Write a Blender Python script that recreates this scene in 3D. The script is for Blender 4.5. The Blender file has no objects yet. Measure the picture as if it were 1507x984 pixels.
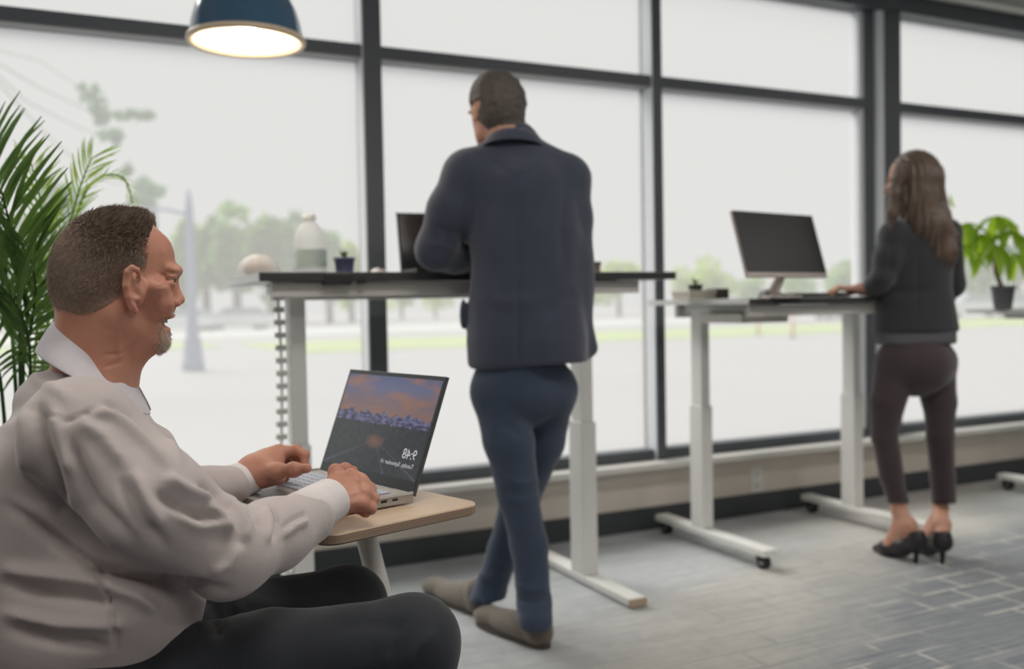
import bpy, bmesh, math, random
import numpy as np
from mathutils import Vector, Matrix, noise
random.seed(7); rng = np.random.default_rng(7)
scn = bpy.context.scene
COL = scn.collection

# ------------------------------------------------------------------ camera
CZ = 1.07
YAW, PIT, ROL, FPX = .45, .0315, .0181, 1380.
F = np.array([math.sin(YAW)*math.cos(PIT), math.cos(YAW)*math.cos(PIT), -math.sin(PIT)])
R = np.array([math.cos(YAW), -math.sin(YAW), 0.]); U = np.cross(R, F)
R, U = math.cos(ROL)*R-math.sin(ROL)*U, math.sin(ROL)*R+math.cos(ROL)*U
O = np.array([0, 0, CZ])
cd = bpy.data.cameras.new('camera'); cam = bpy.data.objects.new('camera', cd); COL.objects.link(cam)
cam.matrix_world = Matrix(((R[0], U[0], -F[0], 0), (R[1], U[1], -F[1], 0), (R[2], U[2], -F[2], CZ), (0, 0, 0, 1)))
cd.sensor_width = 36; cd.lens = FPX/1507*36; cd.clip_end = 500
cd.dof.use_dof = True; cd.dof.focus_distance = 1.60; cd.dof.aperture_fstop = 2.3
scn.camera = cam

# ------------------------------------------------------------------ world, sun, exposure
w = bpy.data.worlds.new('overcast_sky'); scn.world = w; w.use_nodes = True
bg = w.node_tree.nodes['Background']; bg.inputs[0].default_value = (.51, .515, .52, 1); bg.inputs[1].default_value = 1.0
sd = bpy.data.lights.new('sun', 'SUN'); sd.energy = 4.4; sd.angle = .75; sd.color = (1, .97, .9)
so = bpy.data.objects.new('sun', sd); COL.objects.link(so); so.rotation_euler = Vector((.38, -1, -1.25)).to_track_quat('-Z', 'Y').to_euler()
scn.view_settings.view_transform = 'Standard'; scn.view_settings.look = 'None'
scn.view_settings.exposure = 0; scn.view_settings.gamma = 1; scn.view_settings.use_curve_mapping = False

FILL_LAMPS = [(-1.5, 1.1), (.9, 1.1), (3.3, 1.1), (5.7, 1.1), (.9, -1.8), (3.3, -1.8)]  # unseen ceiling panels, added to fill the room with light
FILL_W = 15
def area_light(x, y, z):
    d = bpy.data.lights.new('fill_panel_light', 'AREA'); d.shape = 'RECTANGLE'; d.size = 1.1; d.size_y = .5
    d.energy = FILL_W if y > 0 else FILL_W*1.5; d.color = (1, .945, .875)
    o = bpy.data.objects.new('fill_panel_light', d); COL.objects.link(o); o.location = (x, y, z)
for x_, y_ in FILL_LAMPS: area_light(x_, y_, 2.70)

# ------------------------------------------------------------------ pixel helpers: a photo point plus a real distance gives a place in the room
def ray(px, py): return F+R*(px-753.5)/FPX-U*(py-492)/FPX
def C(px, py, d): return O+ray(px, py)*d
def onz(px, py, z):
    r = ray(px, py); return O+r*((z-CZ)/r[2])
def ony(px, py, y):
    r = ray(px, py); return O+r*(y/r[1])
def projv(P):
    v = P-O; d = v@F
    return 753.5+FPX*(v@R)/d, 492-FPX*(v@U)/d, d

# ------------------------------------------------------------------ materials
def lin(c): return tuple(((v/255)/12.92 if v/255 <= .04045 else ((v/255+.055)/1.055)**2.4) for v in c)
MATS = {}
def mat(name, col, rough=.6, metal=0., var=0., vscale=8., bump=0., bscale=60., emit=None, es=0., spec=.5, sss=0., coat=0., trans=0., col2=None, stretch=None, sheen=0.):
    if name in MATS: return MATS[name]
    m = bpy.data.materials.new(name); m.use_nodes = True; nt = m.node_tree; b = nt.nodes['Principled BSDF']
    b.inputs['Base Color'].default_value = (*col, 1); b.inputs['Roughness'].default_value = rough; b.inputs['Metallic'].default_value = metal
    b.inputs['Specular IOR Level'].default_value = spec; b.inputs['Coat Weight'].default_value = coat
    b.inputs['Transmission Weight'].default_value = trans; b.inputs['Sheen Weight'].default_value = sheen
    if sss:
        b.inputs['Subsurface Weight'].default_value = sss; b.inputs['Subsurface Radius'].default_value = (.012, .005, .003)
        b.inputs['Subsurface Scale'].default_value = .6
    if emit: b.inputs['Emission Color'].default_value = (*emit, 1); b.inputs['Emission Strength'].default_value = es
    tc = nt.nodes.new('ShaderNodeTexCoord'); src = tc.outputs['Object']
    if stretch:
        mp = nt.nodes.new('ShaderNodeMapping'); mp.inputs['Scale'].default_value = stretch; nt.links.new(src, mp.inputs[0]); src = mp.outputs[0]
    if var or col2:
        n = nt.nodes.new('ShaderNodeTexNoise'); n.inputs['Scale'].default_value = vscale; n.inputs['Detail'].default_value = 5
        nt.links.new(src, n.inputs['Vector'])
        r = nt.nodes.new('ShaderNodeValToRGB'); r.color_ramp.elements[0].position = .3; r.color_ramp.elements[1].position = .7
        c2 = col2 or tuple(min(1, c*(1+var)) for c in col); c1 = col if col2 else tuple(c*(1-var) for c in col)
        r.color_ramp.elements[0].color = (*c1, 1); r.color_ramp.elements[1].color = (*c2, 1)
        nt.links.new(n.outputs['Fac'], r.inputs[0]); nt.links.new(r.outputs[0], b.inputs['Base Color'])
    if bump:
        n = nt.nodes.new('ShaderNodeTexNoise'); n.inputs['Scale'].default_value = bscale; n.inputs['Detail'].default_value = 4
        nt.links.new(src, n.inputs['Vector'])
        bp = nt.nodes.new('ShaderNodeBump'); bp.inputs['Strength'].default_value = bump; bp.inputs['Distance'].default_value = .004
        nt.links.new(n.outputs['Fac'], bp.inputs['Height']); nt.links.new(bp.outputs[0], b.inputs['Normal'])
    MATS[name] = m; return m

# ------------------------------------------------------------------ objects
LOC = {}
def root(name, label, cat, loc, group=None, kind=None):
    o = bpy.data.objects.new(name, None); COL.objects.link(o); o.location = tuple(float(v) for v in loc); o.empty_display_size = .05
    LOC[o.name] = np.array(loc, float)
    if kind: o['kind'] = kind
    if label: o['label'] = label
    if cat: o['category'] = cat
    if group: o['group'] = group
    return o
def base_of(p):
    b = np.zeros(3)
    while p is not None: b = b+np.array(p.location); p = p.parent
    return b
def link(name, me, m, parent=None, smooth=False, label=None, kind=None, cat=None, group=None, loc=None):
    o = bpy.data.objects.new(name, me); COL.objects.link(o)
    if m:
        me.materials.clear()
        for k in (m if isinstance(m, (list, tuple)) else [m]): me.materials.append(k)
    off = np.zeros(3)
    if parent is not None: o.parent = parent; off = base_of(parent)
    elif loc is not None: off = np.array(loc, float); o.location = tuple(off)
    if np.any(off): me.transform(Matrix.Translation(Vector((-off).tolist())))
    if smooth: me.shade_smooth()
    if label: o['label'] = label
    if kind: o['kind'] = kind
    if cat: o['category'] = cat
    if group: o['group'] = group
    me.update(); return o
def bm_me(bm, name='m'):
    me = bpy.data.meshes.new(name); bm.to_mesh(me); bm.free(); return me
def frame(p0, p1):
    z = np.array(p1, float)-np.array(p0, float); L = np.linalg.norm(z); z /= L
    a = np.array([0, 0, 1.]) if abs(z[2]) < .95 else np.array([1., 0, 0])
    x = np.cross(a, z); x /= np.linalg.norm(x); y = np.cross(z, x); return x, y, z, L
def a_box(bm, c, s, M=None, bev=0.):
    r = bmesh.ops.create_cube(bm, size=1.); vs = r['verts']
    for v in vs:
        q = np.array(v.co)*np.array(s)
        if M is not None: q = M@q
        v.co = Vector((q+np.array(c)).tolist())
    if bev:
        es = list({e for v in vs for e in v.link_edges})
        bmesh.ops.bevel(bm, geom=es, offset=bev, segments=2, affect='EDGES', profile=.6)
def a_tube(bm, pts, rs, seg=12, cap=True):
    pts = [np.array(p, float) for p in pts]; rings = []
    if not hasattr(rs, '__len__'): rs = [rs]*len(pts)
    px = None
    for i, p in enumerate(pts):
        a = pts[max(i-1, 0)]; b = pts[min(i+1, len(pts)-1)]
        x, y, z, _ = frame(a, b)
        if px is not None:
            x = px-z*(px@z); x /= np.linalg.norm(x); y = np.cross(z, x)
        px = x
        rings.append([bm.verts.new((p+rs[i]*(x*math.cos(t)+y*math.sin(t))).tolist()) for t in [2*math.pi*k/seg for k in range(seg)]])
    for a, b in zip(rings, rings[1:]):
        for k in range(seg): bm.faces.new((a[k], a[(k+1) % seg], b[(k+1) % seg], b[k]))
    if cap: bm.faces.new(rings[0][::-1]); bm.faces.new(rings[-1])
def a_lathe(bm, prof, c, seg=32, M=None):
    rings = []; c = np.array(c, float)
    for r, z in prof:
        ring = []
        for k in range(seg):
            t = 2*math.pi*k/seg; q = np.array([max(r, 1e-4)*math.cos(t), max(r, 1e-4)*math.sin(t), z])
            if M is not None: q = M@q
            ring.append(bm.verts.new((q+c).tolist()))
        rings.append(ring)
    for a, b in zip(rings, rings[1:]):
        for k in range(seg): bm.faces.new((a[k], a[(k+1) % seg], b[(k+1) % seg], b[k]))
def box(name, m, p0, p1, parent=None, bev=.002, **k):
    bm = bmesh.new(); p0 = np.array(p0, float); p1 = np.array(p1, float)
    a_box(bm, (p0+p1)/2, np.abs(p1-p0), None, bev); return link(name, bm_me(bm), m, parent, **k)
def tube(name, m, pts, r, parent=None, seg=16, **k):
    bm = bmesh.new(); a_tube(bm, pts, r, seg); return link(name, bm_me(bm), m, parent, smooth=True, **k)
def lathe(name, m, prof, c, parent=None, seg=32, M=None, **k):
    bm = bmesh.new(); a_lathe(bm, prof, c, seg, M); return link(name, bm_me(bm), m, parent, smooth=True, **k)
def copy_tree(o, parent=None, loc=None, label=None, rz=None):
    c = o.copy(); COL.objects.link(c); c.parent = parent
    if loc is not None: c.location = tuple(float(v) for v in loc)
    if label: c['label'] = label
    if rz is not None: c.rotation_euler[2] = rz
    for ch in list(o.children): copy_tree(ch, c)
    return c
def rotz(a): return np.array([[math.cos(a), -math.sin(a), 0], [math.sin(a), math.cos(a), 0], [0, 0, 1.]])

# ------------------------------------------------------------------ the room
D = 3.72
ZC = 2.75
m_frame = mat('dark_anodised_metal', lin((86, 91, 98)), .42, .0, .04, 3., .02, 200)
m_sidelit = mat('mullion_side_lit', lin((232, 236, 242)), .35)  # reflected sky on the mullion sides is put into this pale colour
m_wall = mat('warm_grey_paint', lin((214, 206, 196)), .8, 0, .03, 2., .05, 300)
m_room = mat('room_paint', lin((150, 146, 142)), .85, 0, .03, 1.5, .05, 200)
m_ceil = mat('ceiling_paint', lin((205, 205, 203)), .9, 0, .03, 1.5, .05, 200)
m_ledge = mat('white_laminate_ledge', lin((225, 224, 220)), .35, 0, .03, 2.)
m_base = mat('charcoal_vinyl', lin((60, 64, 68)), .5, 0, .04, 4.)

CPH, CROT = 2.2, .22
def carpet():
    m = bpy.data.materials.new('patterned_carpet'); m.use_nodes = True; nt = m.node_tree; N = nt.nodes.new; L = nt.links.new
    b = nt.nodes['Principled BSDF']; b.inputs['Roughness'].default_value = .95; b.inputs['Specular IOR Level'].default_value = .25
    b.inputs['Sheen Weight'].default_value = .25
    tc = N('ShaderNodeTexCoord'); v = tc.outputs['Object']
    def mp(scale, loc=(0, 0, 0)):
        q = N('ShaderNodeMapping'); q.inputs['Scale'].default_value = scale; q.inputs['Location'].default_value = loc; L(v, q.inputs[0]); return q.outputs[0]
    def nz(vec, s, d=3, dist=0.):
        q = N('ShaderNodeTexNoise'); q.inputs['Scale'].default_value = s; q.inputs['Detail'].default_value = d; q.inputs['Distortion'].default_value = dist; L(vec, q.inputs['Vector']); return q.outputs['Fac']
    def ramp(f, stops):
        q = N('ShaderNodeValToRGB'); e = q.color_ramp.elements
        while len(e) < len(stops): e.new(.5)
        for k, (p, c) in enumerate(stops): e[k].position = p; e[k].color = (*c, 1)
        L(f, q.inputs[0]); return q.outputs[0]
    def mix(f, a, c, mode='MIX'):
        q = N('ShaderNodeMix'); q.data_type = 'RGBA'; q.blend_type = mode
        for s, x in ((0, f), (6, a), (7, c)):
            if isinstance(x, (int, float)): q.inputs[s].default_value = x
            elif isinstance(x, tuple): q.inputs[s].default_value = (*x, 1)
            else: L(x, q.inputs[s])
        return q.outputs[2]
    # broad bands of slate and stone that run along the window wall
    def mth(op, a, b_, clamp=False):
        q = N('ShaderNodeMath'); q.operation = op; q.use_clamp = clamp
        for k, x in enumerate((a, b_)):
            if isinstance(x, (int, float)): q.inputs[k].default_value = x
            else: L(x, q.inputs[k])
        return q.outputs[0]
    wob = nz(mp((.55, 1.5, 1), (2.35, .55, 0)), 1.1, 3, .3)
    sp = N('ShaderNodeSeparateXYZ'); L(v, sp.inputs[0])
    # broad diagonal bands: slate, stone, then blue grey towards the windows, repeating every four metres
    tt = mth('SUBTRACT', sp.outputs[1], mth('MULTIPLY', sp.outputs[0], .45))
    tt = mth('ADD', tt, mth('MULTIPLY', mth('SUBTRACT', wob, .5), 1.1))
    big = mth('PINGPONG', mth('MULTIPLY', mth('ADD', tt, 4.0), .25), 1.0)
    big = mth('FRACT', mth('MULTIPLY', mth('ADD', tt, 4.0), .25), 0)
    basec = ramp(big, [(.0, lin((128, 136, 144))), (.10, lin((122, 129, 138))), (.27, lin((122, 129, 138))), (.36, lin((192, 190, 185))), (.44, lin((192, 189, 184))), (.52, lin((176, 180, 184))), (.66, lin((168, 174, 179))), (1., lin((128, 136, 144)))])
    streak = nz(mp((1.6, 60, 1)), 1.6, 3)
    c = mix(.30, basec, ramp(streak, [(.35, lin((84, 90, 98))), (.65, lin((190, 190, 186)))]))
    mott = nz(mp((7, 7, 1)), 3, 4)
    c = mix(.22, c, ramp(mott, [(.35, lin((90, 96, 104))), (.65, lin((196, 196, 190)))]), 'SOFT_LIGHT')
    # broken net of woven lines
    br = N('ShaderNodeTexBrick'); L(mp((1, 1, 1)), br.inputs['Vector'])
    br.inputs['Scale'].default_value = 1; br.inputs['Brick Width'].default_value = .23; br.inputs['Row Height'].default_value = .125
    br.inputs['Mortar Size'].default_value = .009; br.inputs['Mortar Smooth'].default_value = .4; br.offset = .35
    br.inputs['Color1'].default_value = br.inputs['Color2'].default_value = (0, 0, 0, 1); br.inputs['Mortar'].default_value = (1, 1, 1, 1)
    msk = ramp(nz(mp((.9, 1.3, 1), (4.4, 2.1, 0)), 1.1, 2), [(.34, (0, 0, 0)), (.46, (1, 1, 1))])
    brk = ramp(nz(mp((6, 6, 1)), 1.2, 2), [(.38, (0, 0, 0)), (.5, (1, 1, 1))])
    f = mix(1., br.outputs['Color'], msk, 'MULTIPLY'); f = mix(1., f, brk, 'MULTIPLY'); f = mix(1., f, ramp(big, [(.27, (1, 1, 1)), (.33, (.4, .4, .4)), (.42, (.3, .3, .3)), (.48, (0, 0, 0))]), 'MULTIPLY')
    linec = ramp(big, [(.29, lin((192, 192, 186))), (.34, lin((118, 122, 128)))])
    c = mix(f, c, linec)
    L(c, b.inputs['Base Color'])
    fn = nz(mp((1, 1, 1)), 420, 2); bp = N('ShaderNodeBump'); bp.inputs['Strength'].default_value = .35; bp.inputs['Distance'].default_value = .003
    L(fn, bp.inputs['Height']); L(bp.outputs[0], b.inputs['Normal'])
    return m
X0, X1, Y0 = -4.2, 9.5, -4.0
box('floor', carpet(), (X0, Y0, -.1), (X1, D+.05, 0), bev=0, kind='structure')
box('ceiling', m_ceil, (X0, Y0, ZC), (X1, D+.15, ZC+.1), bev=0, kind='structure')
box('wall_left', m_room, (X0-.1, Y0, 0), (X0, D+.1, ZC), bev=0, kind='structure')
box('wall_right', m_room, (X1, Y0, 0), (X1+.1, D+.1, ZC), bev=0, kind='structure')
box('wall_rear', m_room, (X0, Y0-.1, 0), (X1, Y0, ZC), bev=0, kind='structure')
box('wall_window', m_wall, (X0, D-.03, 0), (X1, D+.1, .30), bev=0, kind='structure')
box('baseboard_window', m_base, (X0, D-.045, 0), (X1, D-.03, .105), bev=.002, kind='structure')
led = box('trim_1', m_ledge, (X0, D-.135, .300), (X1, D+.0, .328), bev=.004, kind='structure')
# header and ceiling edge above the glass
box('trim_2', m_frame, (X0, D-.07, 2.60), (X1, D+.06, 2.70), bev=.003, kind='structure')
box('trim_3', mat('pale_track', lin((228, 228, 222)), .5), (X0, D-.16, 2.69), (X1, D-.08, ZC), bev=.004, kind='structure')
box('trim_4', mat('grey_track', lin((150, 150, 150)), .5), (X0, D-.30, 2.715), (X1, D-.20, ZC), bev=.004, kind='structure')
box('trim_5', MATS['pale_track'], (X0, D-.42, 2.725), (X1, D-.36, ZC), bev=.004, kind='structure')

# clear glass; glare haze is put into the material as a translucent share
g = bpy.data.materials.new('glare_veil_glass'); g.use_nodes = True; nt = g.node_tree; nt.nodes.remove(nt.nodes['Principled BSDF'])
tr = nt.nodes.new('ShaderNodeBsdfTransparent'); tl = nt.nodes.new('ShaderNodeBsdfTranslucent'); gl = nt.nodes.new('ShaderNodeBsdfGlossy')
gl.inputs['Roughness'].default_value = .02; tl.inputs[0].default_value = (1, 1, 1, 1)
mx = nt.nodes.new('ShaderNodeMixShader'); mx.inputs[0].default_value = .17
nt.links.new(tr.outputs[0], mx.inputs[1]); nt.links.new(tl.outputs[0], mx.inputs[2])
nt.links.new(mx.outputs[0], nt.nodes['Material Output'].inputs[0]); m_glass = g

m_underlit = mat('underside_lit_grey', lin((140, 142, 144)), .4)
ML = [-3.10, -1.66, -.275, 1.165, 2.545, 4.01, 5.45, 6.9, 8.3]
for i in range(len(ML)-1):
    a, b = ML[i], ML[i+1]
    wn = root('window_%d' % (i+1), None, None, (a, D, .33), kind='structure')
    l = a+.028; r = b-.028
    if abs(a-4.01) < .01: l = a+.11
    if abs(b-4.01) < .01: r = b-.14
    box('sill_frame', m_frame, (l-.01, D-.04, .326), (r+.01, D+.06, .376), wn)
    box('transom', m_frame, (l-.01, D-.05, 2.076), (r+.01, D+.06, 2.126), wn)
    box('lit_transom_strip', m_underlit, (l, D-.049, 2.070), (r, D+.02, 2.076), wn, 0)  # sky light on the transom bottom, put in as a paler strip
    box('pane', m_glass, (l, D+.025, .37), (r, D+.031, 2.08), wn, 0)
    box('pane', m_glass, (l, D+.025, 2.12), (r, D+.031, 2.605), wn, 0)
k = 0
for i, a in enumerate(ML):
    w0, w1 = a-.024, a+.024
    if abs(a-1.165) < .01: w0, w1 = a-.034, a+.040
    if abs(a-4.01) < .01:
        w0, w1 = a+.0, a+.11
        box('trim_21', m_sidelit, (a-.045, D-.05, .32), (a+.0, D+.06, 2.61), kind='structure')
        box('trim_22', m_frame, (a-.095, D-.02, .32), (a-.045, D+.06, 2.61), kind='structure')
        box('trim_23', m_sidelit, (a-.135, D-.0, .32), (a-.095, D+.06, 2.61), kind='structure')
    if abs(a-4.01) > .01: box('trim_%d' % (30+i), m_sidelit, (w0-.006, D-.055, .33), (w0, D+.02, 2.60), bev=.001, kind='structure')  # pale strip painted as sky reflection along the left side
    box('trim_%d' % (6+i), m_frame, (w0, D-.06, .31), (w1, D+.06, 2.61), kind='structure')

# electrical outlet on the low wall
o_ = root('wall_outlet', 'white double wall outlet low on the wall under the windows', 'outlet', (3.13, D-.03, .17))
box('cover_plate', mat('white_plastic', lin((228, 228, 224)), .4), (3.095, D-.037, .11), (3.165, D-.031, .235), o_, .003)
for zz in (.145, .20): box('socket', mat('off_white_plastic', lin((205, 204, 198)), .4), (3.112, D-.041, zz-.018), (3.148, D-.036, zz+.018), o_, .002)

m_panel = mat('lit_diffuser', (1, 1, 1), .5, emit=(1, .94, .86), es=2.2)
m_wmetal = mat('white_powder_coat', lin((222, 222, 219)), .45, 0, .015, 4., .03, 400)
pr = None
for i, (x, y) in enumerate(FILL_LAMPS):
    if pr is None:
        pr = root('ceiling_fill_light', 'flat rectangular ceiling panel with white frame, added as unseen fill light', 'ceiling light', (x, y, ZC), 'added ceiling fill panels')
        box('housing', m_wmetal, (x-.62, y-.32, ZC-.035), (x+.62, y+.32, ZC-.002), pr)
        box('fill_panel_diffuser', m_panel, (x-.58, y-.28, ZC-.042), (x+.58, y+.28, ZC-.036), pr, 0)
    else: copy_tree(pr, None, (x, y, ZC))

# ------------------------------------------------------------------ pendant lamp
lc = C(363, 58, 3.0)
pl = root('pendant_lamp', 'navy blue dome pendant lamp with cream rim, glowing warm inside', 'lamp', lc)
m_navy = mat('navy_enamel', lin((52, 90, 120)), .22, 0, .05, 3., coat=.5)
RD = .176
prof = [(RD*1.02, 0.0), (RD*.99, .022), (RD*.965, .05), (RD*.90, .09), (RD*.78, .135), (RD*.58, .17), (RD*.34, .188), (.028, .194), (.026, .25), (.006, .262)]
lathe('shade', m_navy, prof, lc, pl, 48)
lathe('shade_lining', mat('white_enamel', lin((238, 232, 220)), .35), [(RD*1.01, .001), (RD*.97, .022), (RD*.94, .05), (RD*.87, .088), (RD*.75, .13), (RD*.55, .162), (RD*.3, .178), (0, .18)], lc, pl, 48)
lathe('rim', mat('cream_rim', lin((214, 196, 170)), .4), [(RD*.95, .010), (RD*.93, -.010), (RD*1.045, -.014), (RD*1.06, -.006), (RD*1.04, .004), (RD*.95, .010)], lc, pl, 48)
lathe('bulb', mat('glowing_bulb', (1, 1, 1), .5, emit=(1, .86, .66), es=9), [(0, .03), (.03, .038), (.045, .065), (.04, .095), (.018, .125), (.016, .15)], lc, pl, 24)
tube('cord', mat('black_cord', lin((28, 28, 30)), .6), [lc+np.array([0, 0, .255]), lc+np.array([0, 0, ZC-lc[2]])], .004, pl, 8)
pd = bpy.data.lights.new('pendant_light', 'POINT'); pd.energy = 3.2; pd.color = (1, .84, .62); pd.shadow_soft_size = .045
po = bpy.data.objects.new('pendant_light', pd); COL.objects.link(po); po.location = (lc+np.array([0, 0, .0])).tolist()

# ------------------------------------------------------------------ standing desks
m_dtop = mat('charcoal_laminate', lin((62, 62, 64)), .33, 0, .06, 6.)
m_dedge = mat('black_edge_band', lin((54, 54, 56)), .5)
m_blk = mat('black_plastic', lin((38, 38, 40)), .45)
m_rub = mat('black_rubber', lin((40, 40, 42)), .7)
m_steel = mat('brushed_steel', lin((170, 170, 170)), .3, .9)
m_tan = mat('tan_end_cap', lin((176, 158, 138)), .6)
def caster(x, y, parent):
    c = tube('caster', m_rub, [(x-.014, y, .029), (x+.014, y, .029)], .029, parent, 20)
    tube('hub', m_steel, [(x-.017, y, .029), (x+.017, y, .029)], .014, c, 16)
    box('fork', m_blk, (x-.022, y-.012, .029), (x+.022, y+.022, .062), c, .004)
def desk(x0, x1, y0, y1, zt, th, fx, label, casters, yf0, yf1, ledge=None, yl=None, lw=1.):
    d = root('standing_desk', label, 'desk', ((x0+x1)/2, (y0+y1)/2, 0))
    bm = bmesh.new(); a_box(bm, ((x0+x1)/2, (y0+y1)/2, zt-th/2), (x1-x0, y1-y0, th), None, .003); link('tabletop', bm_me(bm), m_dtop, d)
    if ledge: box('lit_edge_band', ledge, (x0-.002, y0+.002, zt-th+.001), (x0+.0, y1-.002, zt-.001), d, 0, label='side edge of the top, coloured pale as if lit by the window')  # window light on the side edge, put in as a pale band
    ym = yl or (yf0+yf1)/2
    zf = .085 if casters else .035
    for sx in fx:
        box('foot', m_wmetal, (sx-.035, yf0, zf-.028), (sx+.035, yf1, zf), d, .004)
        box('lower_leg', m_wmetal, (sx-.032*lw, ym-.05*lw, zf), (sx+.032*lw, ym+.05*lw, .62), d, .004)
        box('upper_leg', m_wmetal, (sx-.025*lw, ym-.042*lw, .62), (sx+.025*lw, ym+.042*lw, zt-th-.03), d, .004)
        box('support_arm', m_wmetal, (sx-.04, y0+.05, zt-th-.035), (sx+.04, y1-.05, zt-th), d, .004)
        if casters:
            caster(sx, yf0+.045, d); caster(sx, yf1-.045, d)
        else:
            for yy in (yf0, yf1): box('foot_cap', m_tan, (sx-.036, yy-.006, .005), (sx+.036, yy+.006, .034), d, .002)
            box('glide', m_rub, (sx-.02, yf0+.02, 0), (sx+.02, yf0+.06, .008), d, 0); box('glide', m_rub, (sx-.02, yf1-.06, 0), (sx+.02, yf1-.02, .008), d, 0)
    box('crossbar', mat('grey_crossbar', lin((204, 202, 198)), .5), (fx[0]-.12, y0+.035, zt-th-.048), (fx[1]+.12, y0+.065, zt-th-.002), d, .003)
    box('crossbar', MATS['grey_crossbar'], (fx[0]-.06, ym+.065, zt-th-.055), (fx[1]+.06, ym+.10, zt-th-.004), d, .003)
    return d
m_pale = mat('pale_edge', lin((208, 208, 208)), .4)
dA = desk(.545, 2.06, 2.86, 3.44, 1.182, .028, (.708, 1.80), 'tall standing desk with thick dark top at which the man in the navy jacket stands', False, 2.75, 3.49, m_pale)
dB = desk(2.351, 3.48, 2.80, 3.48, 1.078, .022, (2.505, 3.39), 'white-legged desk on casters with thin black top carrying the black monitor', True, 2.87, 3.62, m_pale, 3.31, .88)
dC = desk(4.42, 5.75, 2.85, 3.50, 1.0, .02, (4.70, 5.5), 'desk at the right edge with a white caster foot, carrying the potted green plant', True, 2.80, 3.50, m_pale)
# controller and cables under desk A
cbx = root('x', None, None, (0, 0, 0)); bpy.data.objects.remove(cbx)
p = ony(496, 411, 2.875); box('control_box', m_blk, p+[-.045, -.018, -.018], p+[.045, .016, .018], dA, .004)
p = ony(532, 412, 2.875); box('hand_switch', m_blk, p+[-.012, -.016, -.012], p+[.012, .016, .012], dA, .003)
tube('cable', m_blk, [ony(505, 408, 2.87), ony(515, 413, 2.86), ony(524, 411, 2.86), ony(534, 409, 2.87)], .003, dA, 8)
# cable chain of links left of the man's desk leg
ch = root('cable_chain', 'pale segmented cable chain hanging beside the left leg of the tall desk', 'cable chain', (.62, 3.12, 0))
zz = 1.11
cl = None
while zz > .05:
    px = 418-(1.11-zz)*2
    if cl is None: cl = box('chain_link', mat('pale_plastic', lin((196, 196, 190)), .5), (-.017, -.012, -.009), (.017, .012, .009), None, .003)
    else:
        cl = cl.copy(); COL.objects.link(cl)
    cl.parent = ch; cl.location = (.655-.62+.004*math.sin(zz*9), 0, zz); zz -= .042
tube('cable_core', m_pale, [(.655+.004*math.sin(z*9), 3.12, z) for z in np.linspace(1.13, .02, 16)], .0045, ch, 8)
# white equipment tray under the left end of desk B
box('equipment_tray', mat('cream_metal', lin((214, 212, 204)), .5), (2.42, 2.93, 1.078-.022-.075), (2.66, 3.2, 1.078-.022-.036), dB, .005)

def whitetrans(name):
    m = mat(name, lin((240, 242, 242)), .3); nt = m.node_tree; out = nt.nodes['Material Output']; b = nt.nodes['Principled BSDF']
    t = nt.nodes.new('ShaderNodeBsdfTranslucent'); t.inputs[0].default_value = (.97, .97, .97, 1); tp_ = nt.nodes.new('ShaderNodeBsdfTransparent'); x = nt.nodes.new('ShaderNodeMixShader'); x.inputs[0].default_value = .6; y = nt.nodes.new('ShaderNodeMixShader'); y.inputs[0].default_value = .3
    nt.links.new(b.outputs[0], x.inputs[1]); nt.links.new(t.outputs[0], x.inputs[2]); nt.links.new(x.outputs[0], y.inputs[1]); nt.links.new(tp_.outputs[0], y.inputs[2]); nt.links.new(y.outputs[0], out.inputs[0]); return m
# ------------------------------------------------------------------ things on desk A
zA = 1.1835
p = ony(380, 392, 3.2); p[2] = zA
t = root('lamp_dome', None, None, p); bpy.data.objects.remove(t)
t = root('glass_bowl', 'upturned white bowl with peach pieces, at the left end of the tall desk', 'bowl', p)
m_fr = whitetrans('frosted_glass')
bm = bmesh.new(); a_lathe(bm, [(.074*math.cos(a), .072*math.sin(a)) for a in np.linspace(0, math.pi/2, 10)], p); link('dome', bm_me(bm), m_fr, t, smooth=True)
for q, (dx, dz) in enumerate([(-.028, .02), (.0, .028), (.026, .02), (.01, .014)]):
    bm = bmesh.new(); bmesh.ops.create_icosphere(bm, subdivisions=2, radius=.02, matrix=Matrix.Translation((p[0]+dx, p[1]-.01+.01*q, zA+dz))); link('peach_piece', bm_me(bm), mat('peach', lin((226, 186, 160)), .6), t, smooth=True)
p = ony(457, 390, 3.25); p[2] = zA
t = root('water_jug', 'tall translucent white plastic jug on the tall desk left of the blue pot', 'jug', p)
lathe('bottle', whitetrans('translucent_plastic'), [(0, 0), (.052, .0), (.056, .01), (.056, .12), (.05, .15), (.03, .178), (.02, .185), (.02, .196)], p, t)
lathe('cap', mat('white_cap', lin((230, 232, 230)), .4), [(.0, .212), (.022, .212), (.023, .195)], p, t)
lathe('label_band', mat('pale_green_label', lin((206, 222, 214)), .5), [(.0568, .03), (.0568, .09)], p, t)
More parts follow.
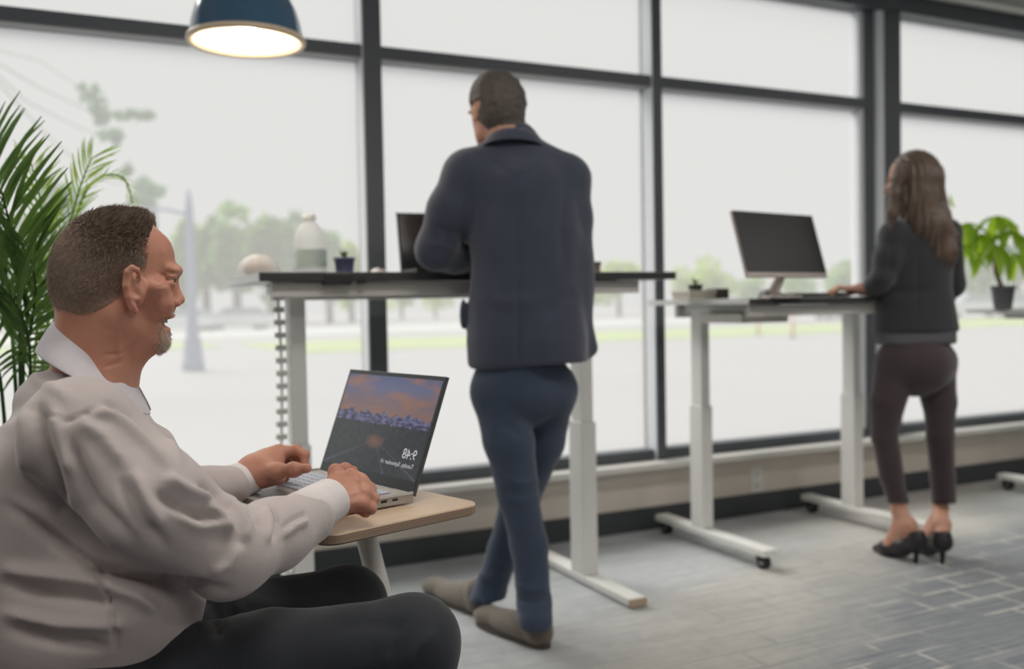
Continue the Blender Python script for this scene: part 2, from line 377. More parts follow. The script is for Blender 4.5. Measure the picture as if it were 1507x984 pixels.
def tuft(c, n, L, m, parent, name='leaf', w=.006, up=.9, seed=1):
    r = random.Random(seed); base = None
    for i in range(n):
        a = 2*math.pi*i/n+r.uniform(-.3, .3); tl_ = r.uniform(.3, .9)*(1-up)+.25
        d = np.array([math.cos(a)*tl_, math.sin(a)*tl_, 1]); d /= np.linalg.norm(d); s = np.array([-math.sin(a), math.cos(a), 0])*w
        ll = L*r.uniform(.7, 1.15); bm = bmesh.new()
        v = [bm.verts.new((np.array(c)+q).tolist()) for q in (-s*.7, s*.7, d*ll*.45+s, d*ll*.45-s, d*ll+np.array([0, 0, -.1*ll]))]
        nrm = np.cross(d, s); nrm = nrm/np.linalg.norm(nrm)*.0015
        v2 = [bm.verts.new((np.array(x.co)+nrm).tolist()) for x in v]
        for q in (v, v2[::-1]):
            if q is v: bm.faces.new((q[0], q[1], q[2], q[3])); bm.faces.new((q[3], q[2], q[4]))
            else:
                q = v2; bm.faces.new((q[3], q[2], q[1], q[0])); bm.faces.new((q[4], q[2], q[3]))
        link(name, bm_me(bm), m, parent)
def pot(p, r, h, m, parent, taper=.8):
    lathe('pot', m, [(0, .0), (r*taper, .0), (r*taper*1.02, .003), (r*.98, h*.86), (r*1.05, h*.87), (r*1.06, h), (r*.96, h), (r*.9, h*.85)], p, parent)
    lathe('soil', mat('potting_soil', lin((70, 58, 48)), .95, 0, .2, 60.), [(0, h*.86), (r*.93, h*.85)], p, parent)
p = ony(507, 391, 3.2); p[2] = zA
t = root('potted_succulent', 'small succulent in a slate blue pot on the tall desk', 'plant', p)
pot(p, .036, .062, mat('slate_blue_ceramic', lin((112, 116, 152)), .4), t)
tuft(p+[0, 0, .055], 12, .045, mat('succulent_green', lin((120, 160, 92)), .5, trans=0), t, 'leaf', .006, .5)
p = ony(556, 391, 3.2); p[2] = zA
t = root('computer_mouse', 'small pale mouse on the tall desk beside the open black laptop', 'mouse', p)
bm = bmesh.new(); bmesh.ops.create_uvsphere(bm, u_segments=20, v_segments=10, radius=1)
for v in bm.verts: v.co = Vector((v.co.x*.03+p[0], v.co.y*.05+p[1], max(v.co.z, 0)*.026+zA))
link('shell', bm_me(bm), mat('pale_mouse', lin((186, 176, 172)), .4), t, smooth=True)
box('scroll_wheel', m_blk, p+[-.003, -.034, .017], p+[.003, -.024, .026], t, .001)
p = ony(866, 400, 3.2); p[2] = zA
t = root('small_box', 'small brown box on the tall desk right of the man in the navy jacket', 'box', p)
box('carton', mat('brown_card', lin((128, 110, 104)), .7, 0, .08, 20.), p+[-.045, -.035, 0], p+[.035, .035, .045], t, .002)
box('lid', mat('brown_card_lid', lin((108, 92, 88)), .7), p+[-.048, -.038, .036], p+[.038, .038, .050], t, .002)
# open laptop on desk A: dark screen facing the standing man
def slab(bm, c, ux, uy, uz, sx, sy, sz, bev=0.):
    a_box(bm, c, (sx, sy, sz), np.stack([ux, uy, uz], 1), bev)
def laptop_black(p, yaw):
    t = root('open_laptop', 'open black laptop in front of the man in the navy jacket', 'laptop', p)
    ux = np.array([math.cos(yaw), math.sin(yaw), 0]); uy = np.array([-ux[1], ux[0], 0]); uz = np.array([0, 0, 1.])
    bm = bmesh.new(); slab(bm, p+uz*.009-uy*.11, ux, uy, uz, .34, .235, .014, .003); link('base', bm_me(bm), m_blk, t)
    tilt = math.radians(14); un = -uy*math.cos(tilt)+uz*math.sin(tilt)*1; up = uz*math.cos(tilt)+uy*math.sin(tilt)
    bm = bmesh.new(); slab(bm, p+uz*.012+up*.11, ux, up, -un, .34, .22, .008, .003); lid = link('lid', bm_me(bm), mat('black_lid', lin((46, 46, 48)), .5), t)
    bm = bmesh.new(); slab(bm, p+uz*.012+up*.112+un*.0045, ux, up, -un, .325, .2, .001); link('screen', bm_me(bm), mat('switched_off_screen', lin((34, 35, 38)), .18), lid)
    b_ = None
    for r_ in range(5):
        bm = bmesh.new(); slab(bm, p+uz*.0175-uy*(.035+.019*r_), ux, uy, uz, .30, .015, .002, .0005); link('key_row', bm_me(bm), m_rub, t)
    return t
p = ony(590, 392, 3.2); p[2] = zA
yw = math.radians(-6)
laptop_black(p+np.array([math.cos(yw), math.sin(yw), 0])*.17, yw)

# ------------------------------------------------------------------ things on desk B
zB = 1.0795
p = ony(1022, 428, 3.12); p[2] = zB
t = root('paper_box', 'flat cream box under the small dark plant pot on the black desk', 'box', p)
box('tray', mat('cream_card', lin((206, 202, 190)), .6), p+[-.06, -.05, 0], p+[.07, .07, .03], t, .003); box('lid', mat('cream_lid', lin((214, 210, 198)), .6), p+[-.063, -.053, .022], p+[.073, .073, .036], t, .003)
q = p+[.005, 0, .0365]; t = root('small_plant_pot', 'tiny spiky plant in a low dark pot on top of the cream box', 'plant', q)
pot(q, .03, .024, mat('dark_pot', lin((52, 54, 56)), .5), t, .9); tuft(q+[0, 0, .02], 9, .04, mat('grey_green_leaf', lin((112, 124, 104)), .6), t, 'leaf', .003, .3)
p = ony(1056, 432, 3.1); p[2] = zB
t = root('desk_organiser', 'small dark grey organiser box right of the cream box', 'box', p)
for a, b in (((-.035, -.03), (.035, -.026)), ((-.035, .026), (.035, .03)), ((-.035, -.03), (-.031, .03)), ((.031, -.03), (.035, .03))):
    box('side', mat('dark_grey_box', lin((86, 86, 88)), .6), p+[a[0], a[1], 0], p+[b[0], b[1], .042], t, .001)
box('bottom', MATS['dark_grey_box'], p+[-.034, -.029, 0], p+[.034, .029, .004], t, 0)
# monitor
mc = C(1148, 361, 3.64)
mt = root('desktop_monitor', 'black-screened desktop monitor on a pale stand before the woman', 'monitor', (mc[0], mc[1], zB))
pa = math.radians(11); tl = math.radians(16)
ux = np.array([math.cos(pa), math.sin(pa), 0]); ub = np.array([-math.sin(pa), math.cos(pa), 0]); uz = np.array([0, 0, 1.])
up = uz*math.cos(tl)+ub*math.sin(tl); un = np.cross(up, ux); un = un if un@ub < 0 else -un
MW, MH = .490, .262
bm = bmesh.new(); slab(bm, mc, ux, up, un, MW, MH, .014, .003); hs = link('housing', bm_me(bm), mat('silver_housing', lin((176, 166, 162)), .4, .3), mt)
bm = bmesh.new(); slab(bm, mc+un*.0075+up*.009, ux, up, un, MW-.002, MH-.020, .003, .001); link('screen', bm_me(bm), mat('black_monitor_glass', lin((52, 52, 55)), .35, spec=.2), hs)
nk = mc-up*MH*.42-un*.03
tube('stand_neck', MATS['silver_housing'], [nk, np.array([nk[0], nk[1], zB+.03])+ub*.03, np.array([nk[0], nk[1], zB+.006])+ub*.02], [.02, .022, .024], mt, 16)
lathe('stand_foot', MATS['silver_housing'], [(0, .008), (.075, .008), (.08, .004), (.08, 0), (0, 0)], (nk[0], nk[1], zB), mt)
p = ony(1131, 434, 2.95); p[2] = zB
t = root('computer_mouse', 'black rounded mouse on the black desk under the monitor', 'mouse', p)
bm = bmesh.new(); bmesh.ops.create_uvsphere(bm, u_segments=20, v_segments=10, radius=1)
for v in bm.verts: v.co = Vector((v.co.x*.034+p[0], v.co.y*.05+p[1], max(v.co.z, 0)*.036+zB))
link('shell', bm_me(bm), m_blk, t, smooth=True); box('scroll_wheel', m_steel, p+[-.003, -.034, .022], p+[.003, -.026, .031], t, .001)
p = ony(1195, 436, 3.0); p[2] = zB
t = root('keyboard', 'low black keyboard between the monitor and the woman', 'keyboard', p)
box('case', m_blk, p+[-.16, -.06, 0], p+[.16, .06, .014], t, .003)
for r_ in range(5): box('key_row', m_rub, p+[-.15, -.052+.021*r_, .014], p+[.15, -.036+.021*r_, .018], t, .001)

# ------------------------------------------------------------------ potted plant on desk C
m_leaf = mat('fresh_leaf', lin((150, 190, 62)), .45, 0, .15, 10.)
def leafmat(name, c, tc_=None, var=.15):
    if name in MATS: return MATS[name]
    m = mat(name, c, .45, 0, var, 14.); nt = m.node_tree; out = nt.nodes['Material Output']; b = nt.nodes['Principled BSDF']
    t = nt.nodes.new('ShaderNodeBsdfTranslucent'); t.inputs[0].default_value = (*(tc_ or c), 1); x = nt.nodes.new('ShaderNodeMixShader'); x.inputs[0].default_value = .55
    nt.links.new(b.outputs[0], x.inputs[1]); nt.links.new(t.outputs[0], x.inputs[2]); nt.links.new(x.outputs[0], out.inputs[0]); return m
def leaf_mesh(L, W, droop=.25, fold=.25, n=6):
    bm = bmesh.new(); rows = []
    for i in range(n+1):
        s = i/n; wd = W*math.sin(math.pi*min(1, s*.92+.04))**.8*(1-.25*s); z = -droop*L*s*s
        rows.append([bm.verts.new((L*s, -wd/2, z+fold*wd)), bm.verts.new((L*s, 0, z)), bm.verts.new((L*s, wd/2, z+fold*wd))])
    for a, b in zip(rows, rows[1:]):
        bm.faces.new((a[0], a[1], b[1], b[0])); bm.faces.new((a[1], a[2], b[2], b[1]))
    me = bm_me(bm); me.shade_smooth(); return me
def place(me, name, m, parent, pos, dirv, upv, scale=1.):
    o = bpy.data.objects.new(name, me)
    if not me.materials: me.materials.append(m)
    COL.objects.link(o); o.parent = parent
    x = np.array(dirv, float); x /= np.linalg.norm(x); z = np.array(upv, float); y = np.cross(z, x); y /= np.linalg.norm(y)+1e-9; z = np.cross(x, y)
    q = np.array(pos)-base_of(parent)
    M = Matrix(((x[0]*scale, y[0]*scale, z[0]*scale, q[0]), (x[1]*scale, y[1]*scale, z[1]*scale, q[1]), (x[2]*scale, y[2]*scale, z[2]*scale, q[2]), (0, 0, 0, 1)))
    o.matrix_local = M; return o
pc = ony(1476, 456, 3.28); pc[2] = 1.0
t = root('potted_plant', 'leafy bright green plant in a grey pot on the desk at the right edge', 'plant', pc)
pot(pc, .058, .125, mat('grey_pot', lin((96, 100, 102)), .5), t, .72)
dd = float((pc-O)@F)
m_stem = mat('brown_stem', lin((112, 84, 66)), .8, 0, .15, 30.)
tube('stem', m_stem, [pc+[0, 0, .1], C(1466, 402, dd), C(1462, 375, dd), C(1466, 345, dd)], [.012, .011, .008, .004], t, 10)
pm = leaf_mesh(.15, .055, .45, .2); m_pl = leafmat('money_plant_leaf', lin((128, 168, 40)), lin((178, 210, 60)))
hubs = [(1466, 330, 0, 1.0, 1), (1445, 356, .05, 1.0, 2), (1487, 352, -.04, 1.0, 3), (1424, 340, .02, .9, 4), (1463, 372, -.1, .95, 5), (1495, 385, .06, .8, 6), (1418, 372, .0, .85, 7)]
for hx, hy, dz, sc, sd_ in hubs:
    h = C(hx, hy-12, dd+dz); r = random.Random(sd_)
    tube('petiole', m_pl, [C(1464, 378, dd), (C(1464, 378, dd)+h)/2+[0, 0, .02], h], .0025, t, 6)
    for q in range(6):
        a = 2*math.pi*q/6+r.uniform(-.3, .3); dv = np.array([math.cos(a), math.sin(a), r.uniform(-1.1, -.2)])
        place(pm, 'leaf', m_pl, t, h, dv, (0, 0, 1), 1.25*sc*r.uniform(.75, 1.1))
for hx, hy, ex, ey in ((1405, 305, 1392, 288), (1500, 334, 1480, 330)):
    h = C(hx, hy, dd); place(pm, 'leaf', m_pl, t, h, C(ex, ey, dd)-h, (0, 1, 0), .5)

# ------------------------------------------------------------------ palm behind the seated man
pb = C(20, 560, 2.45); pb[2] = 0
t = root('potted_palm', 'tall feathery palm standing behind the seated man at the left', 'plant', pb)
pot(pb, .17, .32, mat('palm_pot', lin((90, 84, 78)), .7), t, .8)
lf = leaf_mesh(.17, .012, .25, .25, 4); lf2 = lf.copy()
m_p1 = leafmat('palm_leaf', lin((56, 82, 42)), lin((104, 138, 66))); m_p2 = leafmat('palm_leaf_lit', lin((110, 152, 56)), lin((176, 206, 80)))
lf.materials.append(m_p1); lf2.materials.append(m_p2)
fr = [ # control points in the photo with distance, bright?, leaflet length
 ([(30, 700, 2.45), (52, 520, 2.45), (62, 360, 2.42), (60, 300, 2.4), (46, 240, 2.36)], 1, .5),
 ([(34, 700, 2.45), (70, 480, 2.5), (98, 350, 2.5), (118, 275, 2.5), (135, 232, 2.5)], 1, .5),
 ([(34, 690, 2.45), (80, 470, 2.6), (115, 310, 2.6), (145, 262, 2.62), (182, 262, 2.66), (195, 300, 2.7)], 1, .22),
 ([(22, 700, 2.45), (20, 520, 2.3), (6, 380, 2.25), (-8, 290, 2.2), (-20, 230, 2.2)], 0, 1.0),
 ([(24, 700, 2.45), (30, 540, 2.25), (28, 440, 2.2), (18, 350, 2.15), (2, 280, 2.1)], 0, 1.05),
 ([(24, 700, 2.4), (34, 560, 2.3), (46, 480, 2.2), (52, 420, 2.15), (40, 360, 2.1)], 0, .9),
 ([(20, 700, 2.4), (5, 600, 2.3), (-10, 520, 2.2), (-30, 440, 2.2), (-60, 380, 2.2)], 0, 1.0),
 ([(30, 720, 2.45), (40, 600, 2.35), (44, 520, 2.2), (30, 460, 2.1), (0, 420, 2.05)], 0, 1.0),
 ([(36, 700, 2.5), (60, 560, 2.6), (70, 470, 2.6), (74, 400, 2.6), (66, 330, 2.65)], 0, .75),
]
for ctl, br_, sc in fr:
    P = [C(*c) for c in ctl]
    P[0] = pb+np.array([random.uniform(-.04, .04), random.uniform(-.04, .04), .28])
    ts = np.linspace(0, len(P)-1, 26); pts = []
    for s in ts:
        i = min(int(s), len(P)-2); f_ = s-i; p0, p1, p2, p3 = P[max(i-1, 0)], P[i], P[i+1], P[min(i+2, len(P)-1)]
        pts.append(.5*((2*p1)+(-p0+p2)*f_+(2*p0-5*p1+4*p2-p3)*f_**2+(-p0+3*p1-3*p2+p3)*f_**3))
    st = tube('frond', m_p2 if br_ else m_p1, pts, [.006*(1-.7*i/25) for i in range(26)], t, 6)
    for i in range(7, 26):
        dv = pts[min(i+1, 25)]-pts[i-1]; dv /= np.linalg.norm(dv); sd_ = np.cross(dv, -F); sd_ /= np.linalg.norm(sd_)
        s_ = sc*(.55+.6*math.sin(math.pi*(i-5)/24))
        for sg in (-1, 1):
            v = dv*.95+sd_*sg*random.uniform(.45, .75)+F*random.uniform(-.3, .3)
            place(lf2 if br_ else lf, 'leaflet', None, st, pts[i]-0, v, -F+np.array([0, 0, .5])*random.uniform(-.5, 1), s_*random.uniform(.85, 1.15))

# ------------------------------------------------------------------ outdoors
m_grd = mat('pale_concrete', lin((150, 151, 153)), .9, 0, .03, .3)
GZ = -.2
def slabz(name, m, x0, x1, y0, y1, z, **k): return box(name, m, (x0, y0, z-.1), (x1, y1, z), bev=0, **k)
slabz('outdoor_ground', m_grd, -120, 260, D+.12, 240, GZ, kind='structure')
m_gr = mat('pale_lawn', lin((150, 168, 104)), .9, 0, .15, .8)
def lawn(name, label, x0, x1, y0, y1):
    o = slabz(name, m_gr, x0, x1, y0, y1, GZ+.02, label=label, kind='stuff', cat='grass'); return o
lawn('lawn', 'strip of pale sunlit grass beyond the paved yard outside', 6, 120, 26.5, 36)
lawn('lawn', 'second grass strip nearer the parked cars, left of the lamp post base', -30, 5, 33, 40)
lawn('grass_patch', 'small patch of green grass just outside the left window behind the seated man', .0, 1.0, 6.6, 7.1)
slabz('parking_lot', mat('pale_asphalt', lin((176,178,178)), .9, 0, .04, .5), -60, 160, 44, 62, GZ+.02, kind='structure')

def foliage(c, rx, ry, rz, n, size, m, parent, seed, name='foliage', lumps=7):
    r = np.random.default_rng(seed); ce = []; 
    for i in range(lumps):
        d = r.normal(size=3); d /= np.linalg.norm(d); ce.append((np.array(c)+d*np.array([rx, ry, rz])*r.uniform(.25, .62), r.uniform(.38, .55)))
    V = []; Fc = []
    for i in range(n):
        k = r.integers(lumps); d = r.normal(size=3); d /= np.linalg.norm(d)
        p = ce[k][0]+d*np.array([rx, ry, rz])*ce[k][1]*r.uniform(.75, 1.05)
        a = r.normal(size=3); a /= np.linalg.norm(a); b = np.cross(a, r.normal(size=3)); b /= np.linalg.norm(b); s = size*r.uniform(.6, 1.3)
        o = len(V); V += [p-a*s, p+b*s*.5, p+a*s, p-b*s*.5]; Fc.append((o, o+1, o+2, o+3))
    me = bpy.data.meshes.new('f'); me.from_pydata([tuple(map(float, v)) for v in V], [], Fc)
    return link(name, me, m, parent, kind='stuff')
m_bark = mat('bark', lin((120, 112, 100)), .9, 0, .2, 6.)
greens = [leafmat('leaf_a', lin((120, 156, 84))), leafmat('leaf_b', lin((140, 176, 92))), leafmat('leaf_c', lin((96, 144, 98))), leafmat('leaf_d', lin((180, 204, 92)))]
def tree(px, ytop, wpx, d, g, label, seed, ybase=None, n=900, size=None, trunk=True, group='trees beyond the car park'):
    top = C(px, ytop, d); b = top.copy(); b[2] = GZ; h = top[2]-GZ; wd = wpx/FPX*d
    t = root('tree', label, 'tree', b, group)
    tr_ = tube('trunk', m_bark, [b, b+[0, 0, h*.35], b+[.02*h, 0, h*.6]], [.04*h, .03*h, .015*h], t, 8)
    foliage((b[0], b[1], GZ+h*.56), wd/2, wd/2.4, h*.46, n, size or .055*h, greens[g], t, seed)
    return t
G = 'trees in the row beyond the car park'
TT = [(150, 300, 90, 82, 2), (205, 272, 60, 88, 2), (262, 318, 70, 78, 1), (300, 300, 80, 84, 0), (345, 292, 95, 80, 1), (395, 304, 90, 76, 0), (440, 318, 80, 84, 2), (482, 330, 70, 80, 1), (515, 352, 60, 88, 3),
      (20, 290, 120, 74, 0), (95, 262, 90, 90, 2), (590, 396, 60, 95, 3), (640, 404, 70, 98, 3), (865, 388, 60, 90, 3), (910, 372, 80, 88, 3), (1048, 372, 90, 84, 3), (1010, 392, 60, 90, 3), (1110, 398, 70, 90, 1), (1180, 396, 80, 92, 1),
      (1242, 374, 80, 86, 1), (1300, 380, 80, 90, 0), (1400, 372, 90, 84, 2), (1445, 360, 90, 80, 0), (1500, 352, 90, 76, 2), (1560, 350, 100, 80, 0), (-60, 280, 120, 80, 1)]
for i, (px, yt, wp, d, g_) in enumerate(TT): tree(px, yt, wp, d, g_, 'green tree in the tall hazy clump seen through the left window' if px < 560 else 'low pale tree on the horizon seen through the windows right of the blue pot', 100+i, group='tall trees seen through the left window' if px < 560 else 'low trees on the horizon to the right')
# nearer tree whose thin hanging branches show at upper left
tb = C(-260, 300, 16.); tb[2] = GZ
t = root('overhanging_tree', 'thin leafy branches of a nearer tree hanging high at the upper left', 'tree', tb)
tube('trunk', m_bark, [tb, tb+[0, 0, 2.], C(-230, 60, 15.)], [.2, .17, .1], t, 10)
for k, (pts, cl_) in enumerate([([(-230, 60, 15.), (-60, 60, 14.5), (60, 90, 14.), (150, 150, 14.)], [(140, 145, 28, 22), (150, 165, 16, 16)]),
                                ([(-60, 60, 14.5), (60, 130, 14.6), (150, 172, 14.6), (225, 172, 14.5)], [(190, 172, 24, 8), (215, 166, 14, 10)]),
                                ([(-60, 60, 14.5), (40, 150, 15), (120, 190, 15), (176, 205, 15)], [(160, 200, 20, 8), (172, 196, 8, 12)]),
                                ([(-60, 60, 14.5), (60, 190, 15), (140, 262, 15.2), (230, 282, 15.2)], [(222, 282, 26, 12), (185, 250, 8, 10)])]):
    P = [C(*q) for q in pts]; br = tube('branch', m_bark, P, [.016, .011, .007, .004], t, 6)
    for j, (cx, cy_, rx, ry) in enumerate(cl_):
        d = pts[-1][2]; c = C(cx, cy_, d); foliage(c, rx/FPX*d*1.2, .3, ry/FPX*d*1.2, 90, .075, greens[2], br, 300+10*k+j, lumps=4)

# lamp post with flared base
pb_ = onz(285, 545, GZ)
t = root('lamp_post', 'blue-grey street lamp post with flared base on the paving outside', 'lamp post', pb_)
m_post = mat('blue_grey_paint', lin((126, 140, 172)), .5, 0, .04, 2.)
lathe('base', m_post, [(0, 0), (.235, 0), (.235, .16), (.21, .20), (.175, .62), (.15, .70), (.14, .74), (0, .74)], pb_, t, 10)
lathe('shaft', m_post, [(.125, .74), (.135, .80), (.12, .86), (.10, 1.5), (.085, 3.4), (.06, 3.62), (.03, 3.8), (0, 3.86)], pb_, t, 16)
hd_ = pb_+[0, 0, 3.3]
tube('arm', m_post, [hd_+[-.02, 0, 0], hd_+[-.5, 0, .1], hd_+[-1.0, 0, .06]], .035, t, 8)
lathe('lantern', m_pale, [(0, .16), (.15, .13), (.24, .03), (.22, -.02), (0, -.04)], hd_+[-1.05, 0, .0], t, 20)

# parked cars
def car(px, d, rz, colr, label, van=False):
    c = C(px, 455, d); c[2] = GZ+.02
    t = root('parked_car', label, 'car', c)
    L_, Wd, H_ = 4.4, 1.75, (1.95 if van else 1.42); M = rotz(rz)
    sec = [(-2.2, .35, .62), (-2.15, .3, .85), (-1.6, .25, .92), (-1.1, .25, .95), (-.6, .25, .95), (.9, .25, .95), (1.5, .25, .95), (2.1, .28, .88), (2.2, .35, .7)]
    bm = bmesh.new(); rings = []
    for x, z0, z1 in sec:
        w_ = Wd/2*(1 if abs(x) < 2 else .9); rings.append([bm.verts.new((M@np.array([x, y, z])+c).tolist()) for y, z in ((-w_, z0), (-w_, (z0+z1)/2), (-w_*.93, z1), (w_*.93, z1), (w_, (z0+z1)/2), (w_, z0))])
    for a, b in zip(rings, rings[1:]):
        for k in range(6): bm.faces.new((a[k], a[(k+1) % 6], b[(k+1) % 6], b[k]))
    bm.faces.new(rings[0][::-1]); bm.faces.new(rings[-1]); link('body', bm_me(bm), mat('car_'+colr[0], lin(colr[1]), .25, 0, coat=.6), t)
    bm = bmesh.new(); rings = []
    for x, w_, z in ((-1.25 if not van else -1.7, .8, .93), (-.55 if not van else -1.0, .66, H_), (1.15 if not van else 2.0, .66, H_-.03), (1.95 if not van else 2.15, .78, .93)):
        rings.append([bm.verts.new((M@np.array([x, y, zz_])+c).tolist()) for y, zz_ in ((-w_, .9), (-w_, z), (w_, z), (w_, .9))])
    for a, b in zip(rings, rings[1:]):
        for k in range(4): bm.faces.new((a[k], a[(k+1) % 4], b[(k+1) % 4], b[k]))
    bm.faces.new(rings[0][::-1]); bm.faces.new(rings[-1]); link('cabin', bm_me(bm), mat('car_glass', lin((150, 160, 168)), .15), t)
    for sx in (-1.4, 1.4):
        for sy in (-.8, .8):
            q = c+M@np.array([sx, sy, .32]); q2 = c+M@np.array([sx, sy*.88, .32]); tube('wheel', m_rub, [q, q2], .32, t, 14)
W_ = ('white', (226, 228, 230)); B_ = ('blue', (150, 172, 206)); R_ = ('red', (206, 140, 136)); S_ = ('silver', (196, 202, 208))
car(268, 58, -.45, W_, 'white parked car seen just right of the seated man\'s face')
car(350, 60, -.45, W_, 'white parked car under the left end of the tall desk')
car(1085, 56, -.4, B_, 'pale blue parked car left of the black monitor')
car(1180, 58, -.4, S_, 'silver parked car seen under the black monitor')
car(1262, 60, -.4, R_, 'reddish parked car beyond the woman\'s hand')
car(1432, 56, -.4, W_, 'white parked car seen left of the potted green plant on the desk')
car(1500, 58, -.4, S_, 'silver parked car at the right edge behind the green plant')
# two thin orange marker posts on the grass
mk = None
for px, yb, lb in ((1116, 492, 'left one of two thin orange marker posts outside under the black desk'), (1167, 497, 'right one of two thin orange marker posts outside under the black desk')):
    q = onz(px, yb, GZ+.02)
    if mk is None:
        mk = root('marker_post', lb, 'post', q, 'orange marker posts')
        tube('post', mat('faded_orange', lin((222, 150, 118)), .6), [q, q+[0, 0, .75]], .055, mk, 10); tube('reflector_band', m_pale, [q+[0, 0, .52], q+[0, 0, .6]], .058, mk, 10)
        lathe('foot', m_rub, [(0, .04), (.12, .03), (.14, 0), (0, 0)], q, mk, 12)
    else: copy_tree(mk, None, q, lb)

# ------------------------------------------------------------------ laptop table
TZ = .69
m_wood = mat('pale_oak_laminate', lin((214, 190, 166)), .32, 0, 0, 5., .02, 90, col2=lin((204, 178, 152)), stretch=(2, 22, 2))
m_ply = mat('plywood_edge', lin((160, 138, 118)), .6, 0, 0, 5., col2=lin((132, 112, 96)), stretch=(1, 1, 160))
ta = math.atan2(1.656-1.551, .725-.401); tx = np.array([math.cos(ta), math.sin(ta), 0]); ty = np.array([-tx[1], tx[0], 0])
tc0 = np.array([.401, 1.551, 0])-tx*.015-ty*.012; TW, TL = .352, .60
t = root('laptop_table', 'small pale oak laptop table with rounded corners in front of the seated man', 'table', tc0+tx*TW/2+ty*TL/2)
def rrect(inset, z):
    P = []
    for cx, cy_, a0 in ((TW, 0, -90), (TW, TL, 0), (0, TL, 90), (0, 0, 180)):
        rr = .035-inset; ox = cx+(-.035 if cx else .035); oy = cy_+(-.035 if cy_ else .035)
        for k in range(9):
            a = math.radians(a0+90*k/8); q = tc0+tx*(ox+rr*math.cos(a))+ty*(oy+rr*math.sin(a)); P.append([q[0], q[1], z])
    return P
def loft(rings, capb=True, capt=True):
    bm = bmesh.new(); Rr = [[bm.verts.new([float(v) for v in p]) for p in r_] for r_ in rings]; n = len(Rr[0])
    for a, b in zip(Rr, Rr[1:]):
        for k in range(n): bm.faces.new((a[k], a[(k+1) % n], b[(k+1) % n], b[k]))
    if capb: bm.faces.new(Rr[0][::-1])
    if capt: bm.faces.new(Rr[-1])
    return bm
link('tabletop', bm_me(loft([rrect(.002, TZ-.004), rrect(0, TZ-.003), rrect(.001, TZ-.0005), rrect(.003, TZ)])), m_wood, t)
link('ply_edge', bm_me(loft([rrect(.006, TZ-.021), rrect(.0, TZ-.017), rrect(0, TZ-.0035)], True, True)), m_ply, t)
lt = C(527, 792, 1.93); lt[2] = TZ-.021; lb = C(547, 868, 1.93); lb[2] = 0.02
lb = lt+(C(547, 868, 1.93)-C(527, 792, 1.93))*(lt[2]-.02)/abs(C(547, 868, 1.93)[2]-C(527, 792, 1.93)[2])
tube('leg', m_wmetal, [lt, lb], [.022, .020], t, 20)
box('mounting_plate', m_wmetal, lt+[-.06, -.06, -.006], lt+[.06, .06, 0], t, .002)
lathe('base', m_wmetal, [(0, .02), (.14, .018), (.15, .012), (.15, 0), (0, 0)], (lb[0]+.05, lb[1]+.05, 0), t, 40)

# ------------------------------------------------------------------ silver laptop on the table
m_sil = mat('silver_aluminium', lin((186, 182, 178)), .38, .35, .02, 20.)
m_bez = mat('dark_bezel', lin((58, 66, 68)), .35)
h0 = onz(608, 727, TZ+.018); h1 = onz(466, 691, TZ+.018); lu = h1-h0; lu /= np.linalg.norm(lu); LW = .372
lv = np.array([-lu[1], lu[0], 0]);  lv = lv if lv[0] < 0 else -lv     # from hinge towards the man
lc_ = h0+lu*LW/2; lc_[2] = TZ+.0005
t = root('open_laptop', 'open silver laptop with a sunset mountain screen on the oak table', 'laptop', lc_)
uz = np.array([0, 0, 1.]); LD = .245
bc = lc_+lv*(LD/2+.004)+uz*.0130
bm = bmesh.new(); slab(bm, bc, lv, lu, uz, LD, LW, .013, .004); base = link('base', bm_me(bm), m_sil, t)
bm = bmesh.new(); slab(bm, bc-uz*.0055+lv*.002, lv, lu, uz, LD-.012, LW-.012, .008, .003); link('underside', bm_me(bm), m_blk, t)
for a in (-.15, .15):
    for b in (-.09, .09): bm = bmesh.new(); slab(bm, bc+lu*a+lv*b-uz*.0098, lv, lu, uz, .02, .02, .0022); link('foot', bm_me(bm), m_rub, t)
kt = bc+uz*.0066
bm = bmesh.new(); slab(bm, kt-lv*.035+uz*.0001, lv, lu, uz, .118, LW-.05, .0008); link('key_well', bm_me(bm), mat('grey_key_well', lin((150, 152, 158)), .5), base)
m_key = mat('light_key', lin((198, 204, 216)), .45); key = None
for r_ in range(6):
    for c_ in range(15):
        p = kt-lv*(.035-.0485+.0194*r_)+lu*(-.147+.021*c_)+uz*.0016
        if key is None:
            bm = bmesh.new(); slab(bm, np.zeros(3), lv, lu, uz, .0158, .0175, .0022, .0006); key = link('key', bm_me(bm), m_key); kk = key
        else: kk = key.copy(); COL.objects.link(kk)
        kk.parent = base; kk.location = (p-base_of(base)).tolist()
bm = bmesh.new(); slab(bm, kt+lv*.078, lv, lu, uz, .066, .11, .0008, 0); link('touchpad', bm_me(bm), mat('touchpad_grey', lin((120, 120, 122)), .3), base)
# ports in the near side
pe = bc-lu*(LW/2+.0002)
for k, (o_x, w_, h_) in enumerate([(-.085, .012, .004), (-.06, .013, .005), (-.034, .014, .005), (-.008, .008, .003), (.012, .005, .005)]):
    bm = bmesh.new(); slab(bm, pe+lv*o_x, lv, lu, uz, w_, .0015, h_); link('port', bm_me(bm), m_blk, base)
